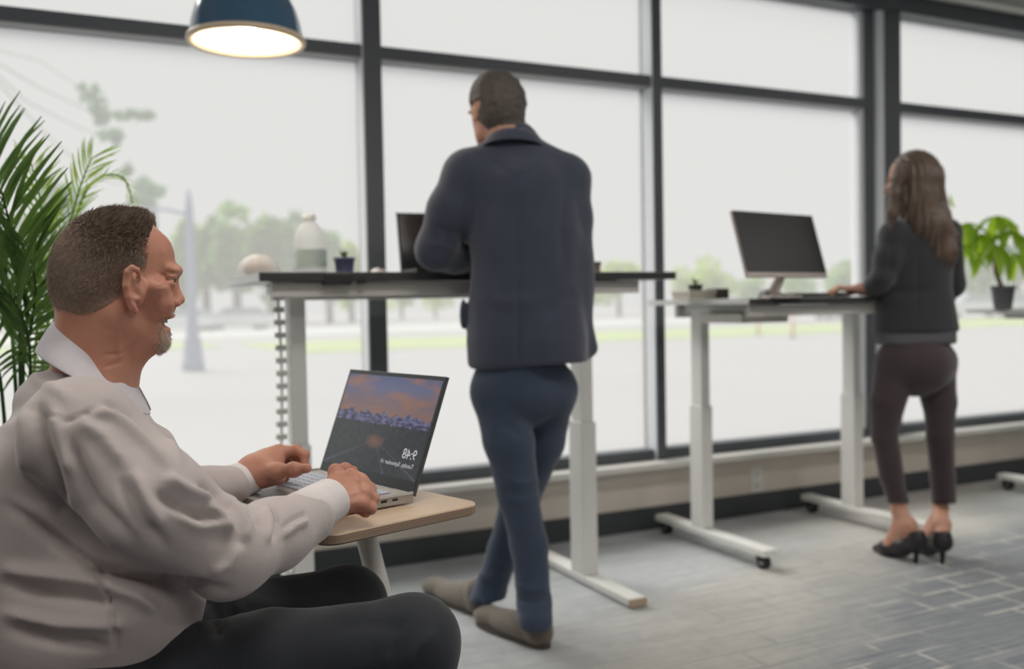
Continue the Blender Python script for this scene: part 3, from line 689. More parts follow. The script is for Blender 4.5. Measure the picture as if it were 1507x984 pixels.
# lid through hinge and photo top corner
SH = .238
tdir = None; best = 9
for a in np.linspace(-.1, .9, 200):
    dvec = uz*math.cos(a)-lv*math.sin(a); q = h0+dvec*SH
    x_, y_, _ = projv(q); e = abs(x_-657)
    if e < best: best = e; tdir = dvec
un = np.cross(lu, tdir); un = un if un@lv > 0 else -un
lcn = lc_+uz*.016+tdir*SH/2
bm = bmesh.new(); slab(bm, lcn-un*.003, lu, tdir, un, LW, SH, .0055, .0015); lid = link('lid', bm_me(bm), mat('dark_grey_lid', lin((92, 96, 98)), .4, .2), t)
bm = bmesh.new(); slab(bm, lcn+un*.0004, lu, tdir, un, LW-.001, SH-.001, .0012, .0003); link('bezel', bm_me(bm), m_bez, lid)
tube('hinge_bar', m_bez, [lc_+uz*.015-lu*.12, lc_+uz*.015+lu*.12], .0055, t, 10)
# picture on the screen: x across (left to right for a viewer in front), y up
SW, SHH = LW-.012, SH-.032
sx = np.cross(tdir, un)         # right-hand direction for someone facing the screen
cs = lcn+un*.0013+tdir*.008
me = bpy.data.meshes.new('screen'); q = [cs+sx*a*SW/2+tdir*b*SHH/2 for a, b in ((-1, -1), (1, -1), (1, 1), (-1, 1))]
me.from_pydata([tuple(map(float, p)) for p in q], [], [(0, 1, 2, 3)]); uv = me.uv_layers.new(name='UVMap')
for i, c_ in enumerate(((0, 0), (1, 0), (1, 1), (0, 1))): uv.data[i].uv = c_
def screen_mat():
    m = bpy.data.materials.new('lock_screen_picture'); m.use_nodes = True; nt = m.node_tree; N = nt.nodes.new; L = nt.links.new
    b = nt.nodes['Principled BSDF']; b.inputs['Roughness'].default_value = .22; b.inputs['Base Color'].default_value = (.012, .013, .015, 1)
    u = N('ShaderNodeUVMap'); sp = N('ShaderNodeSeparateXYZ'); L(u.outputs[0], sp.inputs[0]); X, Y = sp.outputs[0], sp.outputs[1]
    def mth(op, a, b_=None, c_=None):
        q = N('ShaderNodeMath'); q.operation = op
        for k, v in enumerate((a, b_, c_)):
            if v is None: continue
            if isinstance(v, (int, float)): q.inputs[k].default_value = v
            else: L(v, q.inputs[k])
        return q.outputs[0]
    def nz(sx_, sy_, s, d=4, o=0):
        mp_ = N('ShaderNodeMapping'); mp_.inputs['Scale'].default_value = (sx_, sy_, 1); mp_.inputs['Location'].default_value = (o, 0, 0); L(u.outputs[0], mp_.inputs[0])
        q = N('ShaderNodeTexNoise'); q.inputs['Scale'].default_value = s; q.inputs['Detail'].default_value = d; L(mp_.outputs[0], q.inputs[0]); return q.outputs[0]
    def ramp(f, st):
        q = N('ShaderNodeValToRGB'); e = q.color_ramp.elements
        while len(e) < len(st): e.new(.5)
        for k, (p, c_) in enumerate(st): e[k].position = p; e[k].color = (*lin(c_), 1)
        L(f, q.inputs[0]); return q.outputs[0]
    def mix(f, a, c_):
        q = N('ShaderNodeMix'); q.data_type = 'RGBA'
        for s, x in ((0, f), (6, a), (7, c_)):
            if isinstance(x, tuple): q.inputs[s].default_value = (*lin(x), 1)
            else: L(x, q.inputs[s])
        return q.outputs[2]
    sky = ramp(Y, [(.6, (140, 108, 100)), (.74, (122, 106, 116)), (.88, (104, 108, 140)), (1, (92, 98, 130))])
    cl_ = mth('SMOOTHSTEP' if False else 'MULTIPLY_ADD', nz(1.6, 3.2, 2.2, 4, 3.1), 4., -1.9); clc = N('ShaderNodeClamp'); L(cl_, clc.inputs[0])
    sky = mix(clc.outputs[0], sky, (158, 114, 92))
    # snowy ridge, forest, road
    ridge = mth('MULTIPLY_ADD', nz(5, .0, 2.2, 8), .28, .46)
    mk_ = mth('LESS_THAN', Y, ridge); snow = ramp(nz(9, 14, 2, 5), [(.4, (60, 58, 84)), (.62, (116, 116, 150))]); c_ = mix(mk_, sky, snow)
    fr_ = mth('MULTIPLY_ADD', nz(26, .0, 2, 5, 7), .10, .445); mk2 = mth('LESS_THAN', Y, fr_); wood = ramp(nz(14, 9, 2, 4), [(.35, (46, 50, 54)), (.7, (62, 64, 66))]); c_ = mix(mk2, c_, wood)
    # two pale road lines running to a vanishing point
    for sl, wd in ((1.55, .012), (-1.55, .012), (.55, .006)):
        dx = mth('SUBTRACT', X, .5); dy = mth('SUBTRACT', .33, Y); e_ = mth('ABSOLUTE', mth('SUBTRACT', dx, mth('MULTIPLY', dy, sl)))
        near = mth('LESS_THAN', e_, mth('MULTIPLY', dy, wd*6)); c_ = mix(mth('MULTIPLY', near, .3), c_, (116, 112, 140))
    dd_ = mth('ADD', mth('POWER', mth('MULTIPLY', mth('SUBTRACT', X, .5), 9), 2.), mth('POWER', mth('MULTIPLY', mth('SUBTRACT', Y, .31), 12), 2.)); gl_ = N('ShaderNodeClamp'); L(mth('SUBTRACT', 1, dd_), gl_.inputs[0]); c_ = mix(mth('MULTIPLY', gl_.outputs[0], .5), c_, (150, 104, 84))
    L(c_, b.inputs['Emission Color']); b.inputs['Emission Strength'].default_value = .72
    return m
link('screen', me, screen_mat(), lid)
m_txt = mat('screen_text', (.6, .6, .6), .5, emit=(.85, .88, 1), es=.28)
def text(body, size, right_px, base_frac, name):
    cu = bpy.data.curves.new(name, 'FONT'); cu.body = body; cu.size = size; cu.extrude = 0; cu.align_x = 'LEFT'
    to = bpy.data.objects.new(name, cu); COL.objects.link(to); me_ = bpy.data.meshes.new_from_object(to); bpy.data.objects.remove(to)
    # the photograph shows the characters mirrored: they start at the right and run to the left
    o0 = cs+un*.0006+sx*right_px+tdir*base_frac
    for v in me_.vertices: p = o0-sx*v.co.x+tdir*v.co.y; v.co = Vector(p.tolist())
    return link(name, me_, m_txt, lid)
if projv(cs+sx*.1)[0] < projv(cs)[0]: print('WARN screen x')
text('9:48', .029, SW*.455, -SHH*.30, 'clock_text')
text('Tuesday, September 14', .0125, SW*.455, -SHH*.385, 'date_text')

# ------------------------------------------------------------------ chair under the seated man
hipc = np.array([.054, 1.50, 0.]); fw = np.array([.966, .258, 0.]); fw /= np.linalg.norm(fw); lt_ = np.array([-fw[1], fw[0], 0])
t = root('lounge_chair', 'dark upholstered lounge chair under the seated man', 'chair', hipc)
m_up = mat('charcoal_upholstery', lin((58, 60, 62)), .9, 0, .06, 30., .2, 500)
bm = bmesh.new(); slab(bm, hipc+fw*.10+uz*.395, fw, lt_, uz, .58, .56, .11, .035); link('seat', bm_me(bm), m_up, t)
bm = bmesh.new(); bk = uz*math.cos(.22)-fw*math.sin(.22); slab(bm, hipc-fw*.27+uz*.60, np.cross(lt_, bk), lt_, bk, .09, .52, .42, .035); link('backrest', bm_me(bm), m_up, t)
for a in (-.12, .32):
    for b in (-.22, .22): q = hipc+fw*a+lt_*b; tube('leg', m_blk, [q+uz*.35, q+(fw*(.04 if a > 0 else -.04))+lt_*b*.1], [.016, .012], t, 10)
# ------------------------------------------------------------------ smooth solid modelling: blended limbs meshed into one surface
def smin(a, b, k):
    if k <= 0: return np.minimum(a, b)
    h = np.maximum(k-np.abs(a-b), 0)/k
    return np.minimum(a, b)-h*h*k*.25
class Body:
    def __init__(s): s.ops = []; s.lo = np.full(3, 1e9); s.hi = np.full(3, -1e9)
    def _b(s, p, r):
        s.lo = np.minimum(s.lo, np.array(p)-r); s.hi = np.maximum(s.hi, np.array(p)+r)
    def cap(s, a, b, ra, rb=None, k=.02, sub=False):
        rb = ra if rb is None else rb; a = np.array(a, float); b = np.array(b, float)
        if not sub: s._b(a, ra); s._b(b, rb)
        s.ops.append(('c', a, b, ra, rb, k, sub)); return s
    def chain(s, pts, rs, k=.02, sub=False):
        for i in range(len(pts)-1): s.cap(pts[i], pts[i+1], rs[i], rs[i+1], k, sub)
        return s
    def ell(s, c, rad, ax=None, k=.02, sub=False):
        c = np.array(c, float); rad = np.array(rad, float); ax = np.eye(3) if ax is None else np.array(ax)   # rows = axes
        if not sub: s._b(c, rad.max())
        s.ops.append(('e', c, rad, ax, None, k, sub)); return s
    def loft(s, st, ax, k=.02, rnd=.01):
        # st: list of (centre3, rx, ry); ax rows: x axis, y axis, up axis; stations rise along up
        for c, rx, ry in st: s._b(c, max(rx, ry))
        s.ops.append(('l', [np.array(c, float) for c, _, _ in st], [(rx, ry) for _, rx, ry in st], np.array(ax), rnd, k, False)); return s
    def f(s, P):
        d = None
        for o in s.ops:
            t, k, sub = o[0], o[5], o[6]
            if t == 'c':
                a, b, ra, rb = o[1:5]; ab = b-a; q = P-a; h = np.clip((q@ab)/(ab@ab+1e-12), 0, 1)
                v = np.sqrt(((q-h[:, None]*ab)**2).sum(1))-(ra+h*(rb-ra))
            elif t == 'e':
                c, rad, ax = o[1:4]; q = (P-c)@ax.T; k0 = np.sqrt(((q/rad)**2).sum(1)); k1 = np.sqrt(((q/rad**2)**2).sum(1))+1e-9
                v = k0*(k0-1)/k1
            else:
                cs_, rs, ax, rnd = o[1:5]; q = P@ax.T; cc = np.array([c@ax.T for c in cs_]); z = cc[:, 2]; zz = q[:, 2]
                cx = np.interp(zz, z, cc[:, 0]); cy_ = np.interp(zz, z, cc[:, 1]); rx = np.interp(zz, z, [r[0] for r in rs]); ry = np.interp(zz, z, [r[1] for r in rs])
                x = (q[:, 0]-cx)/rx; y = (q[:, 1]-cy_)/ry; kk = (np.abs(x)**2.3+np.abs(y)**2.3)**(1/2.3)
                g_ = np.sqrt((x/rx)**2+(y/ry)**2)/np.maximum(kk, 1e-6)
                d2 = (kk-1)/np.maximum(g_, 1e-6)*1.0; d2 = np.where(kk < .3, -.7*min(min(r) for r in rs), d2)
                dz = np.maximum(z[0]-zz, zz-z[-1]); a_ = np.maximum(d2+rnd, 0); b_ = np.maximum(dz+rnd, 0)
                v = np.minimum(np.maximum(d2+rnd, dz+rnd), 0)+np.sqrt(a_*a_+b_*b_)-rnd
            if d is None: d = v
            elif sub: d = -smin(-d, v, k)
            else: d = smin(d, v, k)
        return d
    def mesh(s, h, pad=.02, lo=None, hi=None, post=None, NB=8):
        lo = (s.lo if lo is None else np.array(lo))-pad; hi = (s.hi if hi is None else np.array(hi))+pad
        nb = np.ceil((hi-lo)/(h*NB)).astype(int); g_ = np.stack(np.meshgrid(*[np.arange(n) for n in nb], indexing='ij'), -1).reshape(-1, 3)
        fn = (lambda P: post(P, s.f(P))) if post else s.f
        ctr = lo+(g_+.5)*h*NB; v = fn(ctr); act = g_[np.abs(v) < h*NB*1.25+.012]
        o = np.stack(np.meshgrid(*[np.arange(NB+1)]*3, indexing='ij'), -1).reshape(-1, 3)
        n1 = NB+1; vid = []; vp = []; eq = []
        tot = nb*NB+2; key = lambda I: (I[..., 0]*tot[1]+I[..., 1])*tot[2]+I[..., 2]
        for s0 in range(0, len(act), 400):
            A = act[s0:s0+400]*NB; I = A[:, None, :]+o[None]; P = lo+I.reshape(-1, 3)*h
            val = fn(P).reshape(len(A), n1, n1, n1); sg = val < 0
            c = [(i, j, k_) for i in (0, 1) for j in (0, 1) for k_ in (0, 1)]
            S = {q: sg[:, q[0]:NB+q[0], q[1]:NB+q[1], q[2]:NB+q[2]] for q in c}; Vv = {q: val[:, q[0]:NB+q[0], q[1]:NB+q[1], q[2]:NB+q[2]] for q in c}
            cnt = sum(S[q].astype(np.int8) for q in c); m = (cnt > 0) & (cnt < 8)
            bi, ii, jj, kk = np.nonzero(m); acc = np.zeros((len(bi), 3)); ne = np.zeros(len(bi))
            for q in c:
                for ax in range(3):
                    if q[ax]: continue
                    q2 = list(q); q2[ax] = 1; q2 = tuple(q2); a = Vv[q][m]; b = Vv[q2][m]; cr = (a < 0) != (b < 0); t = np.where(cr, a/(a-b+1e-12), 0)
                    e = np.array(q, float)[None].repeat(len(a), 0); e[:, ax] += t; acc += e*cr[:, None]; ne += cr
            cell = A[bi]+np.stack([ii, jj, kk], 1); vid.append(key(cell)); vp.append(lo+(cell+acc/ne[:, None])*h)
            for ax in range(3):
                q2 = [0, 0, 0]; q2[ax] = 1; s1 = sg[:, :NB, :NB, :NB]; s2 = sg[:, q2[0]:NB+q2[0], q2[1]:NB+q2[1], q2[2]:NB+q2[2]]
                bi, ii, jj, kk = np.nonzero(s1 != s2); fl = s1[bi, ii, jj, kk]; c0 = A[bi]+np.stack([ii, jj, kk], 1)
                u = np.zeros(3, int); u[(ax+1) % 3] = 1; w_ = np.zeros(3, int); w_[(ax+2) % 3] = 1
                Q = np.stack([key(c0), key(c0-u), key(c0-u-w_), key(c0-w_)], 1); ok = (c0-u-w_).min(1) >= 0
                Q = np.where(fl[:, None], Q, Q[:, ::-1]); eq.append(Q[ok])
        vid = np.concatenate(vid); vp = np.concatenate(vp); u, ix = np.unique(vid, return_index=True); vp = vp[ix]
        Q = np.concatenate(eq); pos = np.searchsorted(u, Q); pos = np.clip(pos, 0, len(u)-1); ok = (u[pos] == Q).all(1)
        return vp, pos[ok]
def vnormals(V, Q):
    n = np.cross(V[Q[:, 2]]-V[Q[:, 0]], V[Q[:, 3]]-V[Q[:, 1]]); N_ = np.zeros_like(V)
    for i in range(4):
        for a in range(3): N_[:, a] += np.bincount(Q[:, i], n[:, a], len(V))
    return N_/(np.linalg.norm(N_, axis=1)[:, None]+1e-12)
def relax(V, Q, it=2, f=.5):
    for _ in range(it):
        S_ = np.zeros_like(V); c = np.zeros(len(V))
        for i, j in ((0, 1), (1, 2), (2, 3), (3, 0)):
            for a in range(3): S_[:, a] += np.bincount(Q[:, i], V[Q[:, j], a], len(V))+np.bincount(Q[:, j], V[Q[:, i], a], len(V))
            c += np.bincount(Q[:, i], minlength=len(V))+np.bincount(Q[:, j], minlength=len(V))
        V = V*(1-f)+f*S_/np.maximum(c, 1)[:, None]
    return V
def nmesh(name, parts, m, parent, **k):
    V = []; Fc = []; o = 0
    for v, q in parts: V.append(v); Fc.append(q+o); o += len(v)
    V = np.concatenate(V); Fc = np.concatenate(Fc); me = bpy.data.meshes.new(name)
    me.vertices.add(len(V)); me.vertices.foreach_set('co', V.astype(np.float32).ravel())
    me.loops.add(Fc.size); me.loops.foreach_set('vertex_index', Fc.astype(np.int32).ravel())
    me.polygons.add(len(Fc)); me.polygons.foreach_set('loop_start', np.arange(0, Fc.size, Fc.shape[1], dtype=np.int32)); me.update(calc_edges=True); me.validate()
    return link(name, me, m, parent, smooth=True, **k)
def nse(P, s, seed=0):
    # cheap smooth noise, vectorised
    r = np.random.default_rng(seed); out = np.zeros(len(P))
    for k in range(7):
        d = r.normal(size=3); d /= np.linalg.norm(d); f_ = s*r.uniform(.6, 1.7); out += np.sin(P@d*f_+r.uniform(0, 6.28)+1.3*np.sin(P@r.normal(size=3)*s*.4+r.uniform(0, 6)))
    return out/4
def strokes(V, Q, L, view=True, dmax=None):
    """raise or press folds along lines traced over the side that faces the room"""
    N_ = vnormals(V, Q); px, py, d = projv(V); px = np.array(px); py = np.array(py); fc = -(N_*((V-O)/np.linalg.norm(V-O, axis=1)[:, None])).sum(1)
    w_ = np.clip((fc+.15)/.3, 0, 1); 
    if dmax is not None: w_ = w_*(d < dmax)
    D_ = np.zeros(len(V)); P = np.stack([px, py], 1)
    for pts, amp, wid in L:
        pts = np.array(pts, float); best = np.full(len(V), 1e9); tb = np.zeros(len(V)); n = len(pts)-1
        for i in range(n):
            a, b = pts[i], pts[i+1]; ab = b-a; q = P-a; t = np.clip((q@ab)/(ab@ab), 0, 1); e = np.sqrt(((q-t[:, None]*ab)**2).sum(1))
            up_ = e < best; best = np.where(up_, e, best); tb = np.where(up_, (i+t)/n, tb)
        D_ += amp*np.exp(-(best/wid)**2)*np.clip(np.minimum(tb, 1-tb)*5+.12, 0, 1)
    return V+N_*(D_*w_)[:, None]
def cp(px, py, d): return C(px, py, d)

# skin with warm variation
def skinmat(name, c, c2):
    m = mat(name, lin(c), .5, 0, 0, 14., .12, 260, col2=lin(c2), sss=.12, spec=.35); return m
m_skin = skinmat('skin_warm', (200, 148, 126), (182, 124, 104))
m_skin2 = skinmat('skin_fair', (206, 160, 140), (192, 142, 122))

def finger(B, pts, r0, r1, k=.004):
    n = len(pts)
    for i in range(n-1):
        B.cap(pts[i], pts[i+1], r0+(r1-r0)*i/(n-1), r0+(r1-r0)*(i+1)/(n-1), k if i else k*1.8)
    for i in range(1, n-1): B.ell(pts[i], [(r0+(r1-r0)*i/(n-1))*1.06]*3, None, k)

# ================================================================== the seated man
hips = C(165, 930, 1.49)
man = root('person', 'grey-haired man in a pale shirt and dark trousers, seated at the silver laptop', 'person', (hips[0], hips[1], 0))
# --- head
HD = 1.48; kx = HD/FPX; hy = math.radians(17)
camr = R; camf = np.cross([0, 0, 1.], R); camf /= np.linalg.norm(camf)
hf = R*math.cos(hy)+camf*math.sin(hy); hl = R*math.sin(hy)-camf*math.cos(hy); hu = np.cross(hl, hf); hu = hu if hu[2] > 0 else -hu   # forward, towards camera, up
HC = C(165, 410, HD); HA = np.stack([hf, hl, hu])
def hp(px, py, lat=0.):
    """photo outline point on the head; lat metres towards the camera from the middle plane"""
    x = 0.; up = 0.; a = abs(lat)
    for _ in range(6):
        q = HC+hf*x+hl*a+hu*up; x_, y_, d_ = projv(q); x += (px-x_)*d_/FPX/math.cos(hy); up -= (py-y_)*d_/FPX
    return HC+hf*x+hl*lat+hu*up
def he(B, px, py, lat, rf, ru, rl, k=.02, sub=False, rot=0.):
    ax = HA if not rot else np.stack([hf*math.cos(rot)+hu*math.sin(rot), hl, -hf*math.sin(rot)+hu*math.cos(rot)])
    B.ell(hp(px, py, lat), [rf*kx, rl*kx, ru*kx], ax, k, sub)
H_ = Body()
he(H_, 153, 389, 0, 70, 74, 68, .02)             # cranium
he(H_, 190, 372, 0, 54, 52, 58, .03)             # forehead
he(H_, 124, 414, 0, 36, 40, 50, .03)             # occiput
he(H_, 204, 428, 0, 48, 53, 54, .02)             # mid face
he(H_, 238, 382, 0, 13, 24, 28, .03)
he(H_, 202, 466, 0, 35, 36, 44, .02)             # lower face
for sg in (1, -1):
    H_.cap(hp(172, 466, .052*sg), hp(228, 500, .016*sg), .018, .012, .02)      # jaw
    he(H_, 237, 446, .034*sg, 19, 22, 18, .014)  # cheek
    he(H_, 226, 423, .047*sg, 20, 10, 13, .014)  # cheekbone
    he(H_, 257, 398, .016*sg, 9, 6, 24, .014); he(H_, 252, 407, .029*sg, 9, 4.5, 13, .005); he(H_, 250, 418, .030*sg, 9, 5, 14, .007)   # brow ridge
    he(H_, 265, 412, .032*sg, 7, 3, 12, .006, True)
he(H_, 236, 500, 0, 11, 12, 20, .014)            # chin
H_.cap(hp(251, 404), hp(261, 436), .0070, .0085, .010)   # nose bridge
he(H_, 263.5, 441, 0, 8.5, 7.5, 9.5, .006)               # tip
for sg in (1, -1): he(H_, 258, 446, .0095*sg, 8, 6, 5.5, .005); he(H_, 261, 450.5, .006*sg, 3.6, 3, 2.6, .002, True)
he(H_, 243, 459, 0, 10, 8, 24, .012)             # moustache area
he(H_, 250, 465, 0, 7, 3.4, 17, .006)            # upper lip
he(H_, 243, 485, 0, 8, 4.4, 15, .008)            # lower lip
he(H_, 257, 474.5, 0, 7, 4., 17, .003, True)     # open smile
for sg in (1, -1): he(H_, 243, 470, .022*sg, 5, 7, 3, .006, True)   # smile crease
# neck
nk0 = hp(150, 455); nk1 = C(128, 590, 1.50)
H_.cap(hp(143, 440), C(137, 560, 1.49), .057, .064, .03)
H_.cap(hp(172, 470), C(142, 575, 1.48), .046, .050, .03)
H_.cap(hp(180, 470, .03), C(150, 570, 1.43), .013, .012, .03)  # neck muscle
H_.ell(hp(196, 503), [.034, .030, .022], HA, .03)
H_.ell(hp(178, 522), [.02, .014, .02], HA, .03)
# ears
def ear(sg):
    E = [(188, 399), (196, 394), (204, 399), (206, 410), (203, 420)]
    L = .0765*sg
    helix = [hp(195, 425, L-.004*sg), hp(187, 412, L+.005*sg), hp(187, 400, L+.010*sg), hp(194, 393.5, L+.009*sg), hp(202, 397, L+.003*sg), hp(205, 406, L-.004*sg)]
    H_.chain(helix, [.004, .0042, .0042, .004, .0036, .003], .004)
    H_.chain([hp(187, 404, L+.006*sg), hp(185, 420, L+.008*sg), hp(188, 436, L+.005*sg), hp(194, 450, L+.001*sg), hp(199, 457, L-.002*sg)], [.0042, .0042, .0044, .005, .0052], .005)
    H_.chain([hp(193, 408, L), hp(192, 424, L+.002*sg), hp(197, 438, L), hp(203, 440, L-.003*sg)], [.0036, .004, .004, .0035], .005)   # antihelix
    H_.ell(hp(200, 428, L-.012*sg), [.014, .009, .026], HA, .006)
    he(H_, 198, 424, L+.004*sg, 5.5, 13, 6, .003, True); he(H_, 200, 408, L+.004*sg, 3, 6, 4, .003, True)
    H_.ell(hp(207, 430, L-.006*sg), [.004, .004, .007], HA, .004)
ear(1); ear(-1)
vh, qh = H_.mesh(.0021, lo=np.minimum(HC-.16, C(130, 600, 1.5)-.1), hi=HC+.16)
vh = relax(vh, qh, 1, .4)
# crow's feet, cheek fold, forehead and neck lines
SK = [([(250, 409), (241, 405), (230, 400)], -.0012, 1.6), ([(249, 414), (238, 413), (226, 411)], -.0012, 1.5), ([(248, 418), (238, 420), (229, 423)], -.0010, 1.5), ([(252, 411), (245, 409), (240, 411)], .0018, 2.2), ([(256, 413), (248, 416), (242, 415)], .0018, 2.2),
      ([(252, 452), (244, 462), (241, 478)], -.0022, 2.6), ([(234, 430), (238, 445), (232, 462)], .0015, 7), ([(248, 340), (240, 342)], -.0007, 1.6), ([(253, 362), (244, 360)], -.0007, 1.6),
      ([(205, 500), (180, 520), (150, 522)], -.0016, 3), ([(196, 512), (176, 534), (150, 540)], -.0014, 3), ([(170, 465), (172, 500), (178, 530)], .002, 6)]
vh = strokes(vh, qh, SK)
# --- hands
def hand_near():
    B = Body()
    w = C(484, 738, 1.605); K = [C(517, 700, 1.655), C(531, 707, 1.645), C(536, 724, 1.632), C(532, 741, 1.618)]   # index..little knuckles
    B.cap(C(468, 748, 1.565), w, .027, .026, .02)
    for i, kn in enumerate(K):
        base = C(490, 722+i*9, 1.635-.010*i); B.cap(base, kn, .0145, .0125-.0004*i, .016)
    B.cap(C(498, 738, 1.63), C(524, 726, 1.65), .018, .016, .02)
    for i, kn in enumerate(K):
        p1 = kn+camr*.014+camf*.012+np.array([0, 0, -.020+.003*i]); p2 = p1-camr*.012+camf*.018+np.array([0, 0, -.010]); p3 = p2-camr*.022+camf*.006+np.array([0, 0, .004])
        if i == 0: p1 = kn+camr*.020+camf*.018+np.array([0, 0, -.018])
        m_ = lambda q: np.array([q[0], q[1], max(q[2], TZ+.021)])
        finger(B, [kn, m_(p1), m_(p2), m_(p3)], .0118-.0006*i, .0085-.0004*i, .005)
    # thumb lies along the top, away from the camera
    finger(B, [C(488, 714, 1.64), C(494, 693, 1.665), C(508, 690, 1.695), C(520, 692, 1.71)], .0125, .0085, .007)
    return B
def hand_far():
    B = Body()
    w = C(377, 693, 1.845)
    B.cap(C(352, 706, 1.82), w, .028, .026, .02)
    B.cap(w, C(402, 680, 1.87), .027, .022, .03); B.cap(w, C(398, 692, 1.83), .022, .018, .03)
    B.cap(C(392, 672, 1.87), C(412, 664, 1.89), .015, .013, .02)
    K = [C(409, 665, 1.885), C(407, 668, 1.905), C(405, 675, 1.925), C(402, 684, 1.94)]
    E_ = [[(436, 662), (448, 669), (448, 684)], [(434, 668), (442, 680), (434, 692)], [(426, 680), (432, 692), (420, 699)], [(416, 692), (420, 702), (410, 706)]]
    for i, kn in enumerate(K):
        B.cap(C(386, 684, 1.87+.012*i), kn, .014, .0112, .014); dd_ = 1.89+.018*i
        pts = [kn]+[C(x, y, dd_+(.0 if j == 0 else -.006*j)) for j, (x, y) in enumerate(E_[i])]
        finger(B, pts, .0112-.0005*i, .0082-.0005*i, .004)
    finger(B, [C(386, 694, 1.825), C(408, 693, 1.80), C(432, 691, 1.785), C(452, 689, 1.78)], .0148, .0088, .012)   # thumb towards the camera
    B.cap(C(388, 700, 1.83), C(412, 704, 1.85), .014, .011, .02)   # heel of the hand
    return B
B1 = hand_near(); v1, q1 = B1.mesh(.0019); v1 = relax(v1, q1, 4, .5)
v1 = strokes(v1, q1, [([(500, 726), (524, 708)], .0011, 3), ([(500, 733), (532, 722)], .0011, 3), ([(500, 742), (530, 738)], .001, 3), ([(506, 712), (526, 712), (534, 735)], -.0009, 4), ([(524, 698), (528, 704)], -.0010, 2), ([(534, 714), (538, 718)], -.001, 2)])
B2 = hand_far(); v2, q2 = B2.mesh(.0021); v2 = relax(v2, q2, 1, .4)
v2 = strokes(v2, q2, [([(428, 688), (429, 696)], -.0009, 1.6), ([(440, 668), (447, 672)], -.0008, 2)])
# nails as small raised plates on the visible thumb
# --- covered body (coarse, inside the clothes)
shN = C(122, 650, 1.345); shF = C(148, 618, 1.62); elN = C(338, 822, 1.40); elF = C(205, 800, 1.70)
knN = C(606, 942, 1.52); knF = C(512, 889, 1.78)
hiN = hips+camf*-.075+camr*.03-np.array([0, 0, .07]); hiF = hips+camf*.09-camr*.03-np.array([0, 0, .06])
anN = knN+np.array([0, 0, -.43])+camr*-.04; anN[2] = .09; anF = knF+camr*.02; anF[2] = .09
chest = (shN+shF)/2+np.array([0, 0, -.16])
IB = Body()
IB.cap(shN, shF, .035, .035, .05); IB.ell(chest, [.10, .14, .17], np.stack([camr, camf, [0, 0, 1.]]), .05); IB.cap(chest, hips, .10, .09, .05); IB.cap(hiN, hiF, .075, .075, .05)
for a, b, c, rs in ((shN, elN, C(474, 745, 1.58), (.047, .038, .027)), (shF, elF, C(362, 700, 1.83), (.047, .038, .027)), (hiN, knN, anN, (.075, .052, .036)), (hiF, knF, anF, (.075, .052, .036))): IB.chain([a, b, c], rs, .02)
for an in (anN, anF): IB.chain([an, an-[0, 0, .05]+0, an+camr*.14-[0, 0, .055]], (.034, .03, .024), .02)
IB.cap(C(137, 560, 1.49), chest, .055, .08, .03)
# thumb nail and eye, teeth
for sg in (1, -1):
    bm = bmesh.new(); bmesh.ops.create_uvsphere(bm, u_segments=16, v_segments=10, radius=.0095, matrix=Matrix.Translation(hp(248, 412.5, .030*sg).tolist())); eo = link('eye', bm_me(bm), mat('eye_white', lin((196, 186, 180)), .25), man, smooth=True)
    bm = bmesh.new(); bmesh.ops.create_uvsphere(bm, u_segments=12, v_segments=8, radius=.0056, matrix=Matrix.Translation(hp(253.5, 412.5, .030*sg).tolist())); link('iris', bm_me(bm), mat('iris_dark', lin((60, 56, 54)), .2), eo, smooth=True)
bm = bmesh.new()
for k in range(-4, 5):
    a = k*.16; c = hp(245, 471, 0)+hl*.016*math.sin(a)*1.4+hf*.008*(math.cos(a)-1)*2; a_box(bm, c.tolist(), (.003, .0042, .0075), np.stack([hf, hl, hu], 1), .0006)
link('teeth', bm_me(bm), mat('tooth', lin((214, 206, 194)), .3), man)

# --- hair: short strands rooted on the scalp, denser and browner on top
def pip(px, py, poly):
    ins = np.zeros(len(px), bool); n = len(poly)
    for i in range(n):
        x1, y1 = poly[i]; x2, y2 = poly[(i+1) % n]; c = ((y1 > py) != (y2 > py)) & (px < (x2-x1)*(py-y1)/(y2-y1+1e-9)+x1); ins ^= c
    return ins
def headcoords(V):
    q = (V-HC)@HA.T; M = HC+np.outer(q[:, 0], hf)+np.outer(np.abs(q[:, 1]), hl)+np.outer(q[:, 2], hu); x_, y_, _ = projv(M); return x_, y_, q[:, 1]
scalp = [(50, 250), (215, 290), (224, 318), (226, 330), (221, 346), (216, 360), (219, 378), (216, 396), (209, 412), (204, 420), (203, 396), (192, 388), (182, 396), (180, 420), (176, 440), (160, 452), (140, 462), (118, 468), (86, 458), (55, 450), (50, 300)]
px_, py_, lat_ = headcoords(vh); Nh = vnormals(vh, qh)
